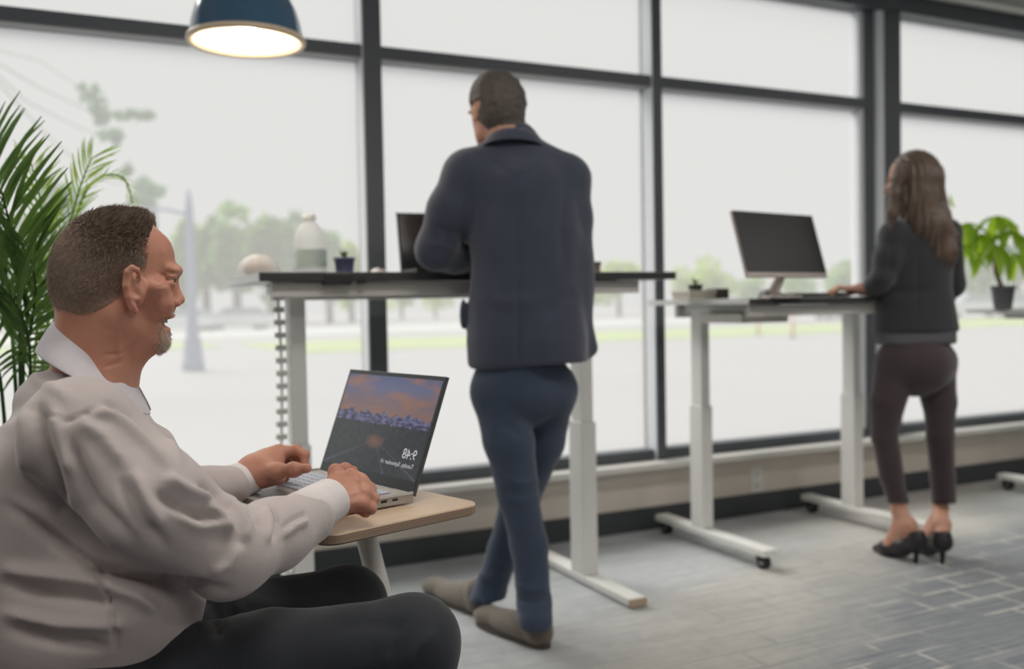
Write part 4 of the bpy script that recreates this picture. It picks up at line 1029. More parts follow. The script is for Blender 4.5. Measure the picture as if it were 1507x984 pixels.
# near the middle plane the outline test is the same, so one polygon serves both sides
fa = qh; ctr = vh[fa].mean(1); cpx, cpy, clat = headcoords(ctr); fn_ = Nh[fa].mean(1)
ok = pip(cpx, cpy, scalp) & ~((np.abs(clat) > .0715) & (cpx > 176) & (cpy > 388))
area = .5*np.linalg.norm(np.cross(vh[fa[:, 2]]-vh[fa[:, 0]], vh[fa[:, 3]]-vh[fa[:, 1]]), axis=1)*ok
ge = pip(cpx, cpy, [(228, 492), (236, 478), (246, 490), (262, 480), (262, 520), (232, 520), (224, 505)]) | pip(cpx, cpy, [(236, 462), (246, 453), (262, 455), (258, 464), (247, 467)])
area_g = .5*np.linalg.norm(np.cross(vh[fa[:, 2]]-vh[fa[:, 0]], vh[fa[:, 3]]-vh[fa[:, 1]]), axis=1)*(ge & (np.abs(clat) < .03))
def strands(ar, n, fnc, seed):
    r = np.random.default_rng(seed); idx = r.choice(len(ar), n, p=ar/ar.sum()); w4 = r.dirichlet(np.ones(4), n); P = (vh[fa[idx]]*w4[:, :, None]).sum(1); Nn = fn_[idx]; Nn /= np.linalg.norm(Nn, axis=1)[:, None]
    hx, hy_, hl_ = headcoords(P); Dv, Ln, Wd, keep = fnc(P, Nn, hx, hy_, hl_, r)
    P, Nn, Dv, Ln, Wd = [a[keep] for a in (P, Nn, Dv, Ln, Wd)]; n = len(P)
    d1 = Nn*.75+Dv; d1 /= np.linalg.norm(d1, axis=1)[:, None]; d2 = Nn*.1+Dv; d2 /= np.linalg.norm(d2, axis=1)[:, None]
    p0 = P-Nn*.001; p1 = p0+d1*(Ln*.45)[:, None]; p2 = p1+d2*(Ln*.55)[:, None]
    s1 = np.cross(d2, Nn); s1 /= np.linalg.norm(s1, axis=1)[:, None]+1e-9; s2 = np.cross(d2, s1)
    V = []; 
    for p, w_ in ((p0, 1.), (p1, .85), (p2, .15)):
        for a in (0, 2.094, 4.189): V.append(p+(s1*math.cos(a)+s2*math.sin(a))*(Wd*w_)[:, None])
    V = np.stack(V, 1).reshape(-1, 3); b = np.arange(n)[:, None]*9; Q = []
    for l in (0, 3):
        for a in range(3): Q.append(np.concatenate([b+l+a, b+l+(a+1) % 3, b+l+3+(a+1) % 3, b+l+3+a], 1))
    mi = fnc.__name__ == 'combg' and np.full(n, 3) or None if False else None
    pb = np.clip((cut-hy_[keep])/40+.35, .12, .85)*np.clip((hx[keep]-80)/50, .3, 1) if fnc is comb else np.zeros(n)
    mi = np.where(r.uniform(0, 1, n) < pb, 1, 0)*1+np.where(r.uniform(0, 1, n) < .25, 2, 0)
    mi = np.minimum(mi, 2)
    return V, np.concatenate(Q), np.tile(mi, 6)
cut = 372
def comb(P, Nn, hx, hy_, hl_, r):
    n = len(P); top = np.clip((392-hy_)/60, 0, 1)*np.clip((hx-95)/50, 0, 1); jit = r.normal(size=(n, 3))*.16
    side = np.outer(np.ones(n), -hf*.55-hu*.9); crown = np.outer(np.ones(n), hf*.75+hu*.35)+np.outer(np.sign(hl_), -hl)*-.1
    Dv = side*(1-top)[:, None]+crown*top[:, None]+jit; Ln = .004+.013*top*r.uniform(.3, 1.2, n)+.003*r.uniform(0, 1, n)
    fr = np.clip((hx-185)/35, 0, 1)*top; Dv += np.outer(fr, hu*.7-hf*.75)
    fade = np.clip((455-hy_)/30, 0.25, 1)*np.clip((228-hx)/14, .3, 1); keep = r.uniform(0, 1, n) < np.clip(fade+top, 0, 1)
    return Dv, Ln*np.clip(.5+fade*.5+top, 0, 1), np.full(n, .00045), keep
def combg(P, Nn, hx, hy_, hl_, r):
    n = len(P); Dv = np.outer(np.ones(n), -hu*.9+hf*.2)+r.normal(size=(n, 3))*.3; return Dv, r.uniform(.003, .009, n), np.full(n, .0004), np.ones(n, bool)
m_hairg = mat('grey_hair', lin((120, 104, 92)), .45, 0, 0, 60., col2=lin((146, 130, 118)), spec=.4)
m_hairt = mat('brown_grey_hair', lin((84, 64, 50)), .42, 0, 0, 90., col2=lin((134, 108, 88)), spec=.4)
m_beard = mat('white_beard', lin((206, 190, 176)), .5, 0, .08, 90.)
a1, b1, c1 = strands(area*(1+.8*(cpy < 345)), 27000, comb, 1)
a3, b3, c3 = strands(area_g*np.where(cpy < 470, .12, 1), 1500, combg, 3)
m_hair3 = mat('light_grey_hair', lin((176, 164, 152)), .5, 0, .1, 60.)
hair = nmesh('hair', [(a1, b1)], [m_hairg, m_hairt, m_hair3], man, kind='stuff', label='short hair, browner on top and grey at the sides')
hair.data.polygons.foreach_set('material_index', c1.astype(np.int32)); hair.data.update()
nmesh('goatee', [(a3, b3)], m_beard, man, kind='stuff', label='white chin beard and moustache')
# thin scalp layer so the roots read darker than skin
sc_ = pip(cpx+7*(cpx > 185), cpy+5*(cpy > 400), scalp) & ok; uq, inv = np.unique(qh[sc_], return_inverse=True); nmesh('hair_roots', [(vh[uq]+Nh[uq]*.0009, inv.reshape(-1, 4))], mat('hair_root', lin((112, 92, 78)), .8, 0, 0, 140., col2=lin((136, 114, 98))), man)

# --- shirt
UP = np.array([0, 0, 1.]); ty_ = math.radians(20)
tf = camr*math.cos(ty_)+camf*math.sin(ty_); tl_ = camr*math.sin(ty_)-camf*math.cos(ty_)   # torso forward, towards camera
TA = np.stack([tf, tl_, UP])
S_ = Body()
def cxy(px, d, z): 
    p = C(px, 700, d); 
    for _ in range(8):
        x_, y_, _d = projv(np.array([p[0], p[1], z])); p = p+R*((px-x_)*d/FPX)
    return np.array([p[0], p[1], z])
def zpy(py, px, d): return C(px, py, d)[2]
# torso rising from hips to shoulders; centre and half widths read off the outline
st = []
for py, xl, xr, ry in ((1000, -90, 235, .175), (920, -90, 272, .175), (850, -95, 284, .175), (780, -80, 280, .170), (700, -60, 270, .168), (625, 0, 232, .165)):
    d = 1.50; z = zpy(py, (xl+xr)/2, d); st.append((cxy((xl+xr)/2, d, z), (xr-xl)/2/FPX*d*1.0, ry))
S_.loft(st, TA, .03, .04)
S_.cap(C(112, 626, 1.37), C(128, 606, 1.60), .052, .058, .06)                 # shoulder line
S_.cap(C(120, 610, 1.48), C(118, 640, 1.47), .06, .10, .05)
S_.ell(C(100, 584, 1.50), [.075, .10, .048], TA, .04)
S_.chain([C(118, 640, 1.335), C(222, 738, 1.33), C(332, 812, 1.375)], [.084, .074, .066], .025)     # near upper arm
S_.chain([C(335, 812, 1.375), C(400, 788, 1.47), C(452, 762, 1.545)], [.062, .051, .043], .03)      # near forearm
S_.chain([shF, elF], [.066, .060], .04)
S_.ell(C(182, 870, 1.47), [.125, .15, .13], TA, .05)
S_.ell(C(120, 930, 1.47), [.15, .15, .12], TA, .05)
S_.chain([elF, C(300, 722, 1.79), C(345, 712, 1.81)], [.060, .042, .037], .03)
vs, qs = S_.mesh(.0052, hi=np.array([9, 9, 9]) if False else None)
N_ = vnormals(vs, qs)
vs = vs+N_*(nse(vs, 22, 5)*.0030+nse(vs*np.array([1, 1, .6]), 48, 6)*.0014)[:, None]
ST = [ # long folds read off the photograph: (points, height in metres, half-width in pixels)
 ([(55, 590), (62, 640), (78, 700), (92, 760)], -.011, 9), ([(78, 600), (90, 650), (108, 700)], .008, 9), ([(40, 600), (36, 650), (40, 700)], .007, 9),
 ([(100, 640), (118, 690), (140, 740), (200, 800)], -.008, 10), ([(112, 618), (150, 640), (190, 690)], .006, 10),
 ([(130, 605), (170, 610), (215, 650), (262, 700)], .007, 8), ([(150, 592), (195, 612), (238, 655)], -.006, 7),
 ([(195, 690), (218, 740), (238, 775)], .008, 10), ([(175, 700), (205, 760), (250, 810)], -.006, 10),
 ([(240, 700), (275, 722), (315, 735)], .010, 9), ([(228, 722), (265, 752), (310, 768)], -.010, 8), ([(250, 745), (290, 772), (345, 775)], .007, 8), ([(288, 712), (322, 728), (345, 750)], -.009, 7), ([(300, 742), (330, 762), (340, 790)], .009, 7),
 ([(330, 728), (352, 748), (365, 775), (362, 800)], .007, 7), ([(345, 735), (372, 752), (384, 778)], -.006, 5), ([(355, 800), (340, 830), (310, 845)], .006, 8),
 ([(400, 742), (408, 765), (402, 795)], -.008, 4), ([(390, 745), (397, 770), (392, 800)], .005, 5), ([(412, 790), (432, 775), (455, 765)], .006, 5), ([(412, 778), (436, 762), (452, 755)], -.005, 3),
 ([(10, 742), (80, 792), (145, 836), (235, 858), (335, 868)], -.020, 9), ([(10, 740), (90, 800), (160, 832)], .006, 12), 
 ([(0, 835), (80, 848), (170, 862)], .010, 10), ([(0, 858), (90, 878), (170, 890)], -.009, 9), ([(0, 900), (90, 918), (190, 920)], .009, 9), ([(10, 925), (80, 945), (160, 950)], -.008, 8),
 ([(135, 825), (150, 850), (168, 900), (172, 960)], -.006, 3), ([(150, 860), (205, 880), (232, 900)], .008, 9), ([(170, 835), (220, 850), (262, 868)], -.006, 8),
 ([(20, 470+60), (60, 560), (110, 590)], .004, 9), ([(42, 602), (100, 620), (125, 608), (150, 596)], -.004, 3), ([(225, 590), (250, 640), (268, 690)], .003, 5)]
vs = strokes(vs, qs, [(a_, b_*1.45, c_) for a_, b_, c_ in ST], dmax=1.72)
shirt_m = bpy.data.materials.new('striped_shirt'); shirt_m.use_nodes = True
nt = shirt_m.node_tree; b = nt.nodes['Principled BSDF']; b.inputs['Roughness'].default_value = .75; b.inputs['Sheen Weight'].default_value = .3; b.inputs['Specular IOR Level'].default_value = .3
tc = nt.nodes.new('ShaderNodeTexCoord'); mp_ = nt.nodes.new('ShaderNodeMapping'); mp_.inputs['Rotation'].default_value = (.3, .5, .6); wv = nt.nodes.new('ShaderNodeTexWave'); wv.inputs['Scale'].default_value = 95; wv.inputs['Distortion'].default_value = .6; wv.inputs['Detail'].default_value = 1
rp = nt.nodes.new('ShaderNodeValToRGB'); rp.color_ramp.elements[0].position = .25; rp.color_ramp.elements[1].position = .6; rp.color_ramp.elements[0].color = (*lin((186, 176, 175)), 1); rp.color_ramp.elements[1].color = (*lin((192, 182, 181)), 1)
nt.links.new(tc.outputs['Object'], mp_.inputs[0]); nt.links.new(mp_.outputs[0], wv.inputs[0]); nt.links.new(wv.outputs['Fac'], rp.inputs[0]); nt.links.new(rp.outputs[0], b.inputs['Base Color']); b.inputs['Base Color'].default_value = (*lin((190, 180, 179)), 1); nt.links.remove(b.inputs['Base Color'].links[0])
fn = nt.nodes.new('ShaderNodeTexNoise'); fn.inputs['Scale'].default_value = 9; fn.inputs['Detail'].default_value = 6; nt.links.new(tc.outputs['Object'], fn.inputs[0]); rp.color_ramp.elements[0].position = .3; rp.color_ramp.elements[1].position = .7; nt.links.new(fn.outputs['Fac'], rp.inputs[0]); nt.links.new(rp.outputs[0], b.inputs['Base Color']); bp_ = nt.nodes.new('ShaderNodeBump'); f3 = nt.nodes.new('ShaderNodeTexNoise'); f3.inputs['Scale'].default_value = 34; f3.inputs['Detail'].default_value = 5; nt.links.new(tc.outputs['Object'], f3.inputs[0]); nt.links.new(f3.outputs['Fac'], bp_.inputs['Height']); bp_.inputs['Strength'].default_value = .25; bp_.inputs['Distance'].default_value = .006; nt.links.new(bp_.outputs[0], b.inputs['Normal'])
sh = nmesh('shirt', [(vs, qs)], shirt_m, man)
# cuffs
def ring(c, ax, ux_, r1, r2, n=32):
    uy_ = np.cross(ax, ux_); uy_ /= np.linalg.norm(uy_); return [c+ux_*r1*math.cos(2*math.pi*k/n)+uy_*r2*math.sin(2*math.pi*k/n) for k in range(n)]
m_cuff = mat('cuff_cotton', lin((222, 214, 214)), .7, 0, .02, 60., .1, 500, sheen=.2)
def cuff(a, b, r0, r1, name='cuff'):
    ax = b-a; L_ = np.linalg.norm(ax); ax /= L_; ux_ = np.cross(ax, [0, 0, 1.]); ux_ /= np.linalg.norm(ux_); rr = []
    for t_, s_ in ((0, .94), (.03, 1.03), (.5, 1.02), (.9, 1.01), (.985, 1.0), (1., .97), (.985, .93), (.5, .92)): rr.append(ring(a+ax*L_*t_, ax, ux_, (r0+(r1-r0)*t_)*s_, (r0+(r1-r0)*t_)*s_*.94))
    o = link(name, bm_me(loft(rr, True, False)), m_cuff, sh, smooth=True); return o
cN0 = C(440, 762, 1.53); cN1 = C(489, 733, 1.607); cuff(cN0, cN1, .043, .0385)
cF0 = C(328, 716, 1.80); cF1 = C(374, 699, 1.842); cuff(cF0, cF1, .037, .0355)
bt = cN0*.45+cN1*.55+np.array([0, 0, .0])-camf*.035; 
# collar: a folded band round the neck
def collar():
    ua = np.array(C(137, 513, 1.49)); n = 40; U_ = []; Lw = []; 
    # planes tilt down to the front
    for k in range(n+1):
        a = math.radians(-168+336*k/n); cf = -math.cos(a); sl = math.sin(a)            # a=0 at the nape
        up_ = ua+tf*(.054*cf-.0)+tl_*.062*sl+UP*(-.043*cf); lo_ = ua+tf*(.080*cf+(-.003))+tl_*.104*sl+UP*(-.047*cf-.050-.0*max(cf, 0)**2)
        if cf > .75: lo_ = lo_+tf*.012*(cf-.75)*4+UP*-.012
        U_.append(up_); Lw.append(lo_)
    rows = [[u-UP*.02 for u in U_], [u+(l-u)*0+UP*.000 for u, l in zip(U_, Lw)], [u+(l-u)*.04+UP*.004 for u, l in zip(U_, Lw)], [u+(l-u)*.5+UP*.004 for u, l in zip(U_, Lw)], Lw]
    bm = bmesh.new(); G_ = [[bm.verts.new(p.tolist()) for p in r_] for r_ in rows]
    for a, b in zip(G_, G_[1:]):
        for k in range(n): bm.faces.new((a[k], a[k+1], b[k+1], b[k]))
    bmesh.ops.recalc_face_normals(bm, faces=bm.faces[:])
    me = bm_me(bm); o = link('collar', me, m_cuff2, sh, smooth=True); md = o.modifiers.new('thick', 'SOLIDIFY'); md.thickness = .0035; md.offset = 0; md = o.modifiers.new('sub', 'SUBSURF'); md.levels = md.render_levels = 2
m_cuff2 = mat('collar_cotton', lin((206, 202, 208)), .7, 0, .02, 60., .1, 500)
collar()
# --- trousers
m_tr = mat('dark_navy_trousers', lin((34, 38, 45)), .85, 0, .08, 30., .15, 700, sheen=.15)
T_ = Body()
T_.cap(hiN-tf*.02, hiF-tf*.02, .105, .105, .06)
T_.ell(hips-tf*.05-UP*.05, [.14, .16, .10], TA, .06)
T_.chain([hiN+UP*.005, hiN*.5+knN*.5+UP*.002, knN, knN+camr*.006-UP*.20, anN], [.088, .080, .068, .064, .060], .02)
T_.ell(knN-camr*.004-UP*.004, [.070, .066, .066], TA, .03)
T_.chain([hiF+UP*.005, hiF*.5+knF*.5, knF, knF-UP*.20, anF], [.098, .080, .068, .064, .058], .03)
vt, qt = T_.mesh(.007); vt = vt+vnormals(vt, qt)*(nse(vt, 20, 9)*.0028)[:, None]
vt = strokes(vt, qt, [([(300, 870), (318, 900), (322, 940)], -.012, 8), ([(320, 858), (345, 880), (352, 905)], .010, 8), ([(345, 880), (400, 890), (460, 885)], .006, 9), ([(640, 925), (610, 960), (600, 984)], .006, 8), ([(600, 900), (580, 935), (575, 970)], -.005, 8), ([(280, 890), (270, 930), (240, 960)], .006, 8), ([(480, 925), (540, 915), (600, 925)], -.004, 12)])
nmesh('trousers', [(vt, qt)], m_tr, man)
inside = lambda *bs: (lambda P, v: np.maximum(v, np.minimum.reduce([b_.f(P) for b_ in bs])+.04))
vb, qb = IB.mesh(.009, post=inside(S_, T_, H_))
nmesh('body', [(vh, qh), (v1, q1), (v2, q2), (vb, qb)], m_skin, man)
m_sole = mat('dark_sole', lin((46, 44, 42)), .7)
def shoe(parent, heel, toe, w_, hgt, m, m2, ank=None, name='shoe'):
    d = toe-heel; L_ = np.linalg.norm(d[:2]); d = d/np.linalg.norm(d); s_ = np.cross([0, 0, 1.], d); s_ /= np.linalg.norm(s_); n_ = np.cross(d, s_); A_ = np.stack([d, s_, n_])
    B = Body(); h0_ = heel+d*w_*.8+n_*(.028+hgt*.25); t0 = toe-d*w_*1.0+n_*(.018+w_*.35)
    B.cap(heel+d*w_*1.1+n_*(hgt*1.35), heel+d*L_*.58+n_*(hgt*.60), w_*.88, w_*.62, .02)
    B.cap(h0_, t0, w_*.85, w_*.78, .02); B.ell(h0_*.55+t0*.45+n_*.0, [L_*.36, w_*1.02, hgt*.55], A_, .02); B.cap(h0_, heel+d*w_*.9+n_*(hgt+.02), w_*.85, w_*.9, .02); B.ell(t0, [w_*1.3, w_*.95, w_*.55], A_, .02)
    flat = lambda P, v: np.maximum(v, -((P-heel)@n_)+.014)
    v, q = B.mesh(.005, post=flat); o = nmesh(name, [(v, q)], m, parent)
    B = Body(); B.ell(heel+d*L_*.5+n_*.01, [L_*.52, w_*1.08, .06], A_, .0)
    P_ = []
    for z_ in (0, .016):
        rr = []
        for k in range(28):
            a = 2*math.pi*k/28; x = math.cos(a); wy = w_*(1.06 if x > 0 else .92)*(1-.12*math.exp(-((x+.15)/.3)**2)); rr.append(heel+d*(L_*.5+L_*.51*(abs(x)**.75)*np.sign(x))+s_*wy*(abs(math.sin(a))**.8)*np.sign(math.sin(a))+n_*z_)
        P_.append(rr)
    link('sole', bm_me(loft(P_)), m2, o); return o
for an in (anN, anF):
    hh = np.array([an[0], an[1], 0])-tf*.06; shoe(man, hh, hh+tf*.28, .045, .06, mat('black_leather', lin((40, 38, 38)), .4), m_sole)
# ================================================================== the man standing at the tall desk
def ax3(f_, tilt=0.):
    f_ = np.array(f_, float); f_ /= np.linalg.norm(f_); l = np.cross(UP, f_); l /= np.linalg.norm(l); return np.stack([f_, l, np.cross(f_, l)])
m_navyj = mat('navy_blazer_wool', lin((54, 60, 78)), .85, 0, .06, 20., .15, 600, sheen=.35)
m_jean = mat('dark_denim', lin((50, 62, 84)), .85, 0, .12, 14., .15, 700, sheen=.2)
m_shoe = mat('taupe_suede', lin((104, 96, 86)), .85, 0, .08, 30., .1, 500, sheen=.3)
m_shoesole = mat('brown_sole', lin((76, 68, 62)), .7)
DM = 2.97
feet = onz(740, 935, 0)
man2 = root('person', 'man in a navy jacket and dark jeans seen from behind at the tall desk', 'person', feet)
def pc_(x, y, d=DM): return C(x, y, d)
kp = DM/FPX
hc = pc_(730, 156, 2.99); fdir = camf*.86-R*.50; fdir[2] = -.18; A = ax3(fdir)   # looking down at the laptop, to the left
B = Body()
B.ell(hc+UP*.01, [.094, .078, .098], A, .02); B.ell(hc-A[0]*.028, [.06, .07, .075], A, .03)
B.ell(hc+A[0]*.045-A[2]*.055, [.05, .056, .07], A, .03)
B.cap(hc+A[0]*.03-A[2]*.09+A[1]*.04, hc+A[0]*.085-A[2]*.115, .022, .018, .03); B.cap(hc+A[0]*.03-A[2]*.09-A[1]*.04, hc+A[0]*.085-A[2]*.115, .022, .018, .03)
B.cap(hc+A[0]*.095-A[2]*.01, hc+A[0]*.115-A[2]*.045, .008, .012, .012); B.ell(hc+A[0]*.085-A[2]*.085, [.018, .026, .010], A, .01)
for s in (1, -1):
    B.ell(hc+A[0]*.088-A[2]*.02+A[1]*.032*s, [.012, .014, .010], A, .008, True)
    e = hc+A[0]*.0-A[2]*.03+A[1]*.080*s; B.ell(e, [.018, .008, .030], A, .006); B.ell(e+A[0]*.006+A[1]*.007*s, [.008, .006, .016], A, .004, True)
    B.ell(hc+A[0]*.083+A[1]*.03*s+A[2]*.006, [.012, .03, .008], A, .01)
nb = pc_(752, 212, 2.97)
B.cap(hc-A[2]*.06-A[0]*.02, nb, .054, .060, .03); B.cap(nb, pc_(762, 250, 2.97), .062, .08, .03)
vh2, qh2 = B.mesh(.0045)
# lower arm bones, hands
sL = pc_(688, 258, 2.95); sR = pc_(838, 264, 2.99); eL = pc_(642, 368, 2.98); eR = pc_(832, 388, 3.08)
wL = pc_(690, 384, 3.09); wR = pc_(800, 392, 3.22); zdk = 1.183
wL[2] = max(wL[2], zdk+.03); wR[2] = zdk+.035
IB2 = Body(); IB2.ell(pc_(768, 320, 3.0), [.12, .15, .2], ax3(camf), .05); IB2.cap(pc_(768, 330, 3.0), pc_(770, 540, 2.98), .11, .11, .05); IB2.cap(sL, sR, .05, .05, .05)
for a, b, c in ((sL, eL, wL), (sR, eR, wR)): IB2.chain([a, b, c], [.046, .038, .028], .02)
hipL = pc_(736, 575, 2.96); hipR = pc_(806, 575, 3.02); kL = pc_(763, 728, 2.93); kR = pc_(766, 735, 3.12); aL = pc_(786, 885, 2.93); aR = pc_(722, 868, 3.20)
for a, b, c in ((hipL, kL, aL), (hipR, kR, aR)): IB2.chain([a, b, c], [.07, .048, .034], .02)
hlL = onz(806, 955, 0); hlR = onz(716, 908, 0); IB2.cap(aL, hlL*.78+onz(706, 915, 0)*.22+UP*.07, .03, .022, .02); IB2.cap(aR, hlR*.78+onz(630, 872, 0)*.22+UP*.07, .03, .022, .02)
def hand(w, d, side, z, n=4):
    """open palm-down hand resting on a surface, fingers slightly curled"""
    d = np.array(d, float); d[2] = 0; d /= np.linalg.norm(d); s_ = np.cross(UP, d)*side; H = Body()
    H.cap(w, w+d*.03, .024, .026, .02)
    for i in range(4):
        o = s_*(.030-.020*i); kn = w+d*(.085-.004*abs(i-1))+o+UP*(.004); H.cap(w+d*.01+o*.5, kn, .014, .0115, .014)
        L_ = (.040, .044, .041, .032)[i]; p1 = kn+d*L_*.9+UP*.004; p2 = p1+d*L_*.6-UP*.014; p3 = p2+d*L_*.3-UP*.014
        f2 = lambda q: np.array([q[0], q[1], max(q[2], z+.009)]); finger(H, [kn, f2(p1), f2(p2), f2(p3)], .0100, .0072, .004)
    finger(H, [w+d*.02+s_*.022, w+d*.045+s_*.048-UP*.006, w+d*.07+s_*.056-UP*.012, w+d*.088+s_*.052-UP*.014], .0125, .0085, .008)
    return H.mesh(.0028)
hA = hand(wL, R*.9+camf*.45, -1, zdk); hB = hand(wR, -R*.6+camf*.7, 1, zdk)
B_head2 = B
# hair with a thin patch on the crown
hq = (vh2-hc)@A.T; Nn2 = vnormals(vh2, qh2)
mg_ = np.minimum.reduce([hq[:, 2]+.092-1.6*np.clip(hq[:, 0]+.02, 0, 1), .052-hq[:, 0], hq[:, 2]+.098])
mk_ = (mg_ > 0) & ~((np.abs(hq[:, 1]) > .076) & (hq[:, 2] < 0))
crown = np.exp(-(((hq-np.array([-.03, -.012, .098]))/np.array([.05, .05, .034]))**2).sum(1))
fm = mk_[qh2].all(1) & (crown[qh2].mean(1) < .45+.12*nse(vh2[qh2[:, 0]], 160, 8)); uq, inv = np.unique(qh2[fm], return_inverse=True)
hv = vh2[uq]+Nn2[uq]*(.0008+np.clip(mg_[uq]/.03, 0, 1)*(.0075+.0022*nse(vh2[uq], 200, 3))*(1-crown[uq]))[:, None]
m_bhair = mat('dark_brown_hair', lin((84, 76, 72)), .6, 0, .15, 60., .4, 260)
hob = nmesh('hair', [(hv, inv.reshape(-1, 4))], m_bhair, man2, label='short brown hair thinning on the crown')
# jacket
J = Body(); JA = np.stack([R, camf, UP])
def wst(py, xl, xr, ry, d=DM): return (C((xl+xr)/2, py, d), (xr-xl)/2*d/FPX, ry)
J.loft([wst(541, 688, 864, .142, 2.98), wst(500, 686, 864, .138), wst(440, 690, 858, .130), wst(390, 694, 856, .128), wst(340, 690, 856, .128), wst(290, 686, 852, .12), wst(262, 692, 842, .10)], JA, .02, .02)
J.cap(sL+UP*.0, sR, .066, .066, .06); J.cap(pc_(756, 214, 2.98), pc_(766, 262, 2.98), .070, .13, .05)
J.cap(pc_(742, 222, 2.97), pc_(700, 245, 2.96), .05, .055, .05); J.cap(pc_(772, 222, 2.97), pc_(826, 250, 2.98), .05, .055, .05)
J.cap(pc_(757, 208, 2.975), pc_(758, 225, 2.98), .064, .075, .03)
J.chain([sL, pc_(664, 310, 2.95), eL], [.070, .066, .062], .035); J.chain([eL, (eL+wL)/2, wL-R*.02], [.060, .052, .042], .03)
J.chain([sR, pc_(842, 320, 3.0), eR], [.068, .062, .058], .03); J.chain([eR, wR], [.056, .04], .03)
# hem flares to the right over the hand in the pocket side
J.cap(pc_(852, 440, 3.0), pc_(868, 512, 3.02), .022, .026, .05)
J.ell(pc_(852, 400, 3.0), [.05, .06, .14], JA, .05)
J.ell(pc_(682, 462, 2.98), [.012, .05, .05], JA, .01)          # pocket flap standing off on the left
def cuthem(P, v):
    px, py, d = projv(P); line = 546-(px-680)*.075-12*np.clip((px-700)/60, 0, 1)*np.clip((800-px)/60, 0, 1)*0; return np.maximum(v, (py-line)/FPX*d)
vj, qj = J.mesh(.0085, post=cuthem); vj = relax(vj, qj, 1, .3); vj = vj+vnormals(vj, qj)*(nse(vj, 14, 11)*.0045+nse(vj*np.array([1, 1, .5]), 34, 12)*.002)[:, None]
vj = strokes(vj, qj, [([(758, 250), (762, 400), (764, 520)], -.003, 4), ([(690, 255), (678, 330), (690, 400)], -.006, 7), ([(700, 300), (720, 330), (730, 380)], .005, 9), ([(835, 262), (826, 330), (832, 400)], -.006, 7), ([(720, 235), (760, 262), (810, 240)], -.004, 7), ([(700, 430), (740, 445), (800, 440)], .005, 9), ([(800, 470), (830, 440), (850, 430)], -.006, 8), ([(640, 330), (660, 345), (676, 340)], -.006, 5), ([(630, 360), (652, 362), (672, 372)], .006, 5), ([(764, 480), (764, 540)], -.008, 3)])
jk = nmesh('jacket', [(vj, qj)], m_navyj, man2)
# jacket collar
def neckring(ua, f_, l_, r0, r1, drop, hgt, front, n=30, m=None, parent=None, span=140, name='collar'):
    rows = [[], [], [], []]
    for k in range(n+1):
        a = math.radians(-span+2*span*k/n); cf = -math.cos(a); sl = math.sin(a)
        up_ = ua+f_*r0*cf+l_*r0*sl*1.05+UP*(-drop*cf); lo_ = ua+f_*r1*cf+l_*r1*1.1*sl+UP*(-drop*cf*1.3-hgt-front*max(cf, 0))
        for r_, t in zip(rows, (0, .05, .5, 1)): r_.append(up_*(1-t)+lo_*t+UP*(.004 if t in (.05, .5) else 0))
        rows[0][-1] = up_-UP*.02
    bm = bmesh.new(); G_ = [[bm.verts.new(p.tolist()) for p in r_] for r_ in rows]
    for a, b in zip(G_, G_[1:]):
        for k in range(n): bm.faces.new((a[k], a[k+1], b[k+1], b[k]))
    bmesh.ops.recalc_face_normals(bm, faces=bm.faces[:]); o = link(name, bm_me(bm), m, parent, smooth=True); md = o.modifiers.new('thick', 'SOLIDIFY'); md.thickness = .005; md.offset = 0; md = o.modifiers.new('sub', 'SUBSURF'); md.levels = md.render_levels = 1; return o
neckring(pc_(755, 200, 2.97), camf, R, .066, .100, .018, .052, .03, m=m_navyj, parent=jk)
# jeans
T = Body()
T.cap(hipL-UP*.0, hipR, .098, .098, .05); T.cap(pc_(765, 530, 2.98), pc_(768, 570, 2.98), .13, .12, .05)
T.chain([hipL, pc_(748, 650, 2.94), kL, pc_(778, 800, 2.93), aL, pc_(788, 912, 2.90)], [.088, .078, .064, .058, .052, .053], .018)
T.chain([hipR, pc_(795, 650, 3.07), kR, pc_(742, 808, 3.17), aR, pc_(712, 884, 3.18)], [.088, .078, .062, .056, .052, .050], .018)
vt2, qt2 = T.mesh(.0075, post=lambda P, v: np.maximum(v, .072-P[:, 2])); vt2 = vt2+vnormals(vt2, qt2)*(nse(vt2, 24, 21)*.0035)[:, None]
vt2 = strokes(vt2, qt2, [([(735, 620), (765, 640), (800, 630)], -.004, 6), ([(735, 700), (765, 712), (800, 705)], .005, 5), ([(740, 722), (770, 728), (800, 722)], -.005, 5), ([(756, 860), (785, 868), (810, 862)], .006, 5), ([(756, 880), (785, 886), (812, 880)], -.006, 4), ([(700, 845), (722, 850), (745, 842)], .006, 5)])
nmesh('jeans', [(vt2, qt2)], m_jean, man2)
IB2.cap(pc_(762, 250, 2.97), pc_(768, 300, 2.99), .07, .08, .03); nmesh('body', [(vh2, qh2), IB2.mesh(.009, post=lambda P, v: np.maximum(v, np.minimum.reduce([J.f(P)+.014, T.f(P)+.014, B_head2.f(P)+.01, np.where(P[:, 2] < .16, -1., 1.)]))), hA, hB], m_skin2, man2)
shoe(man2, onz(806, 955, 0), onz(706, 915, 0), .046, .060, m_shoe, m_shoesole)
shoe(man2, onz(716, 908, 0), onz(630, 872, 0), .046, .060, m_shoe, m_shoesole)

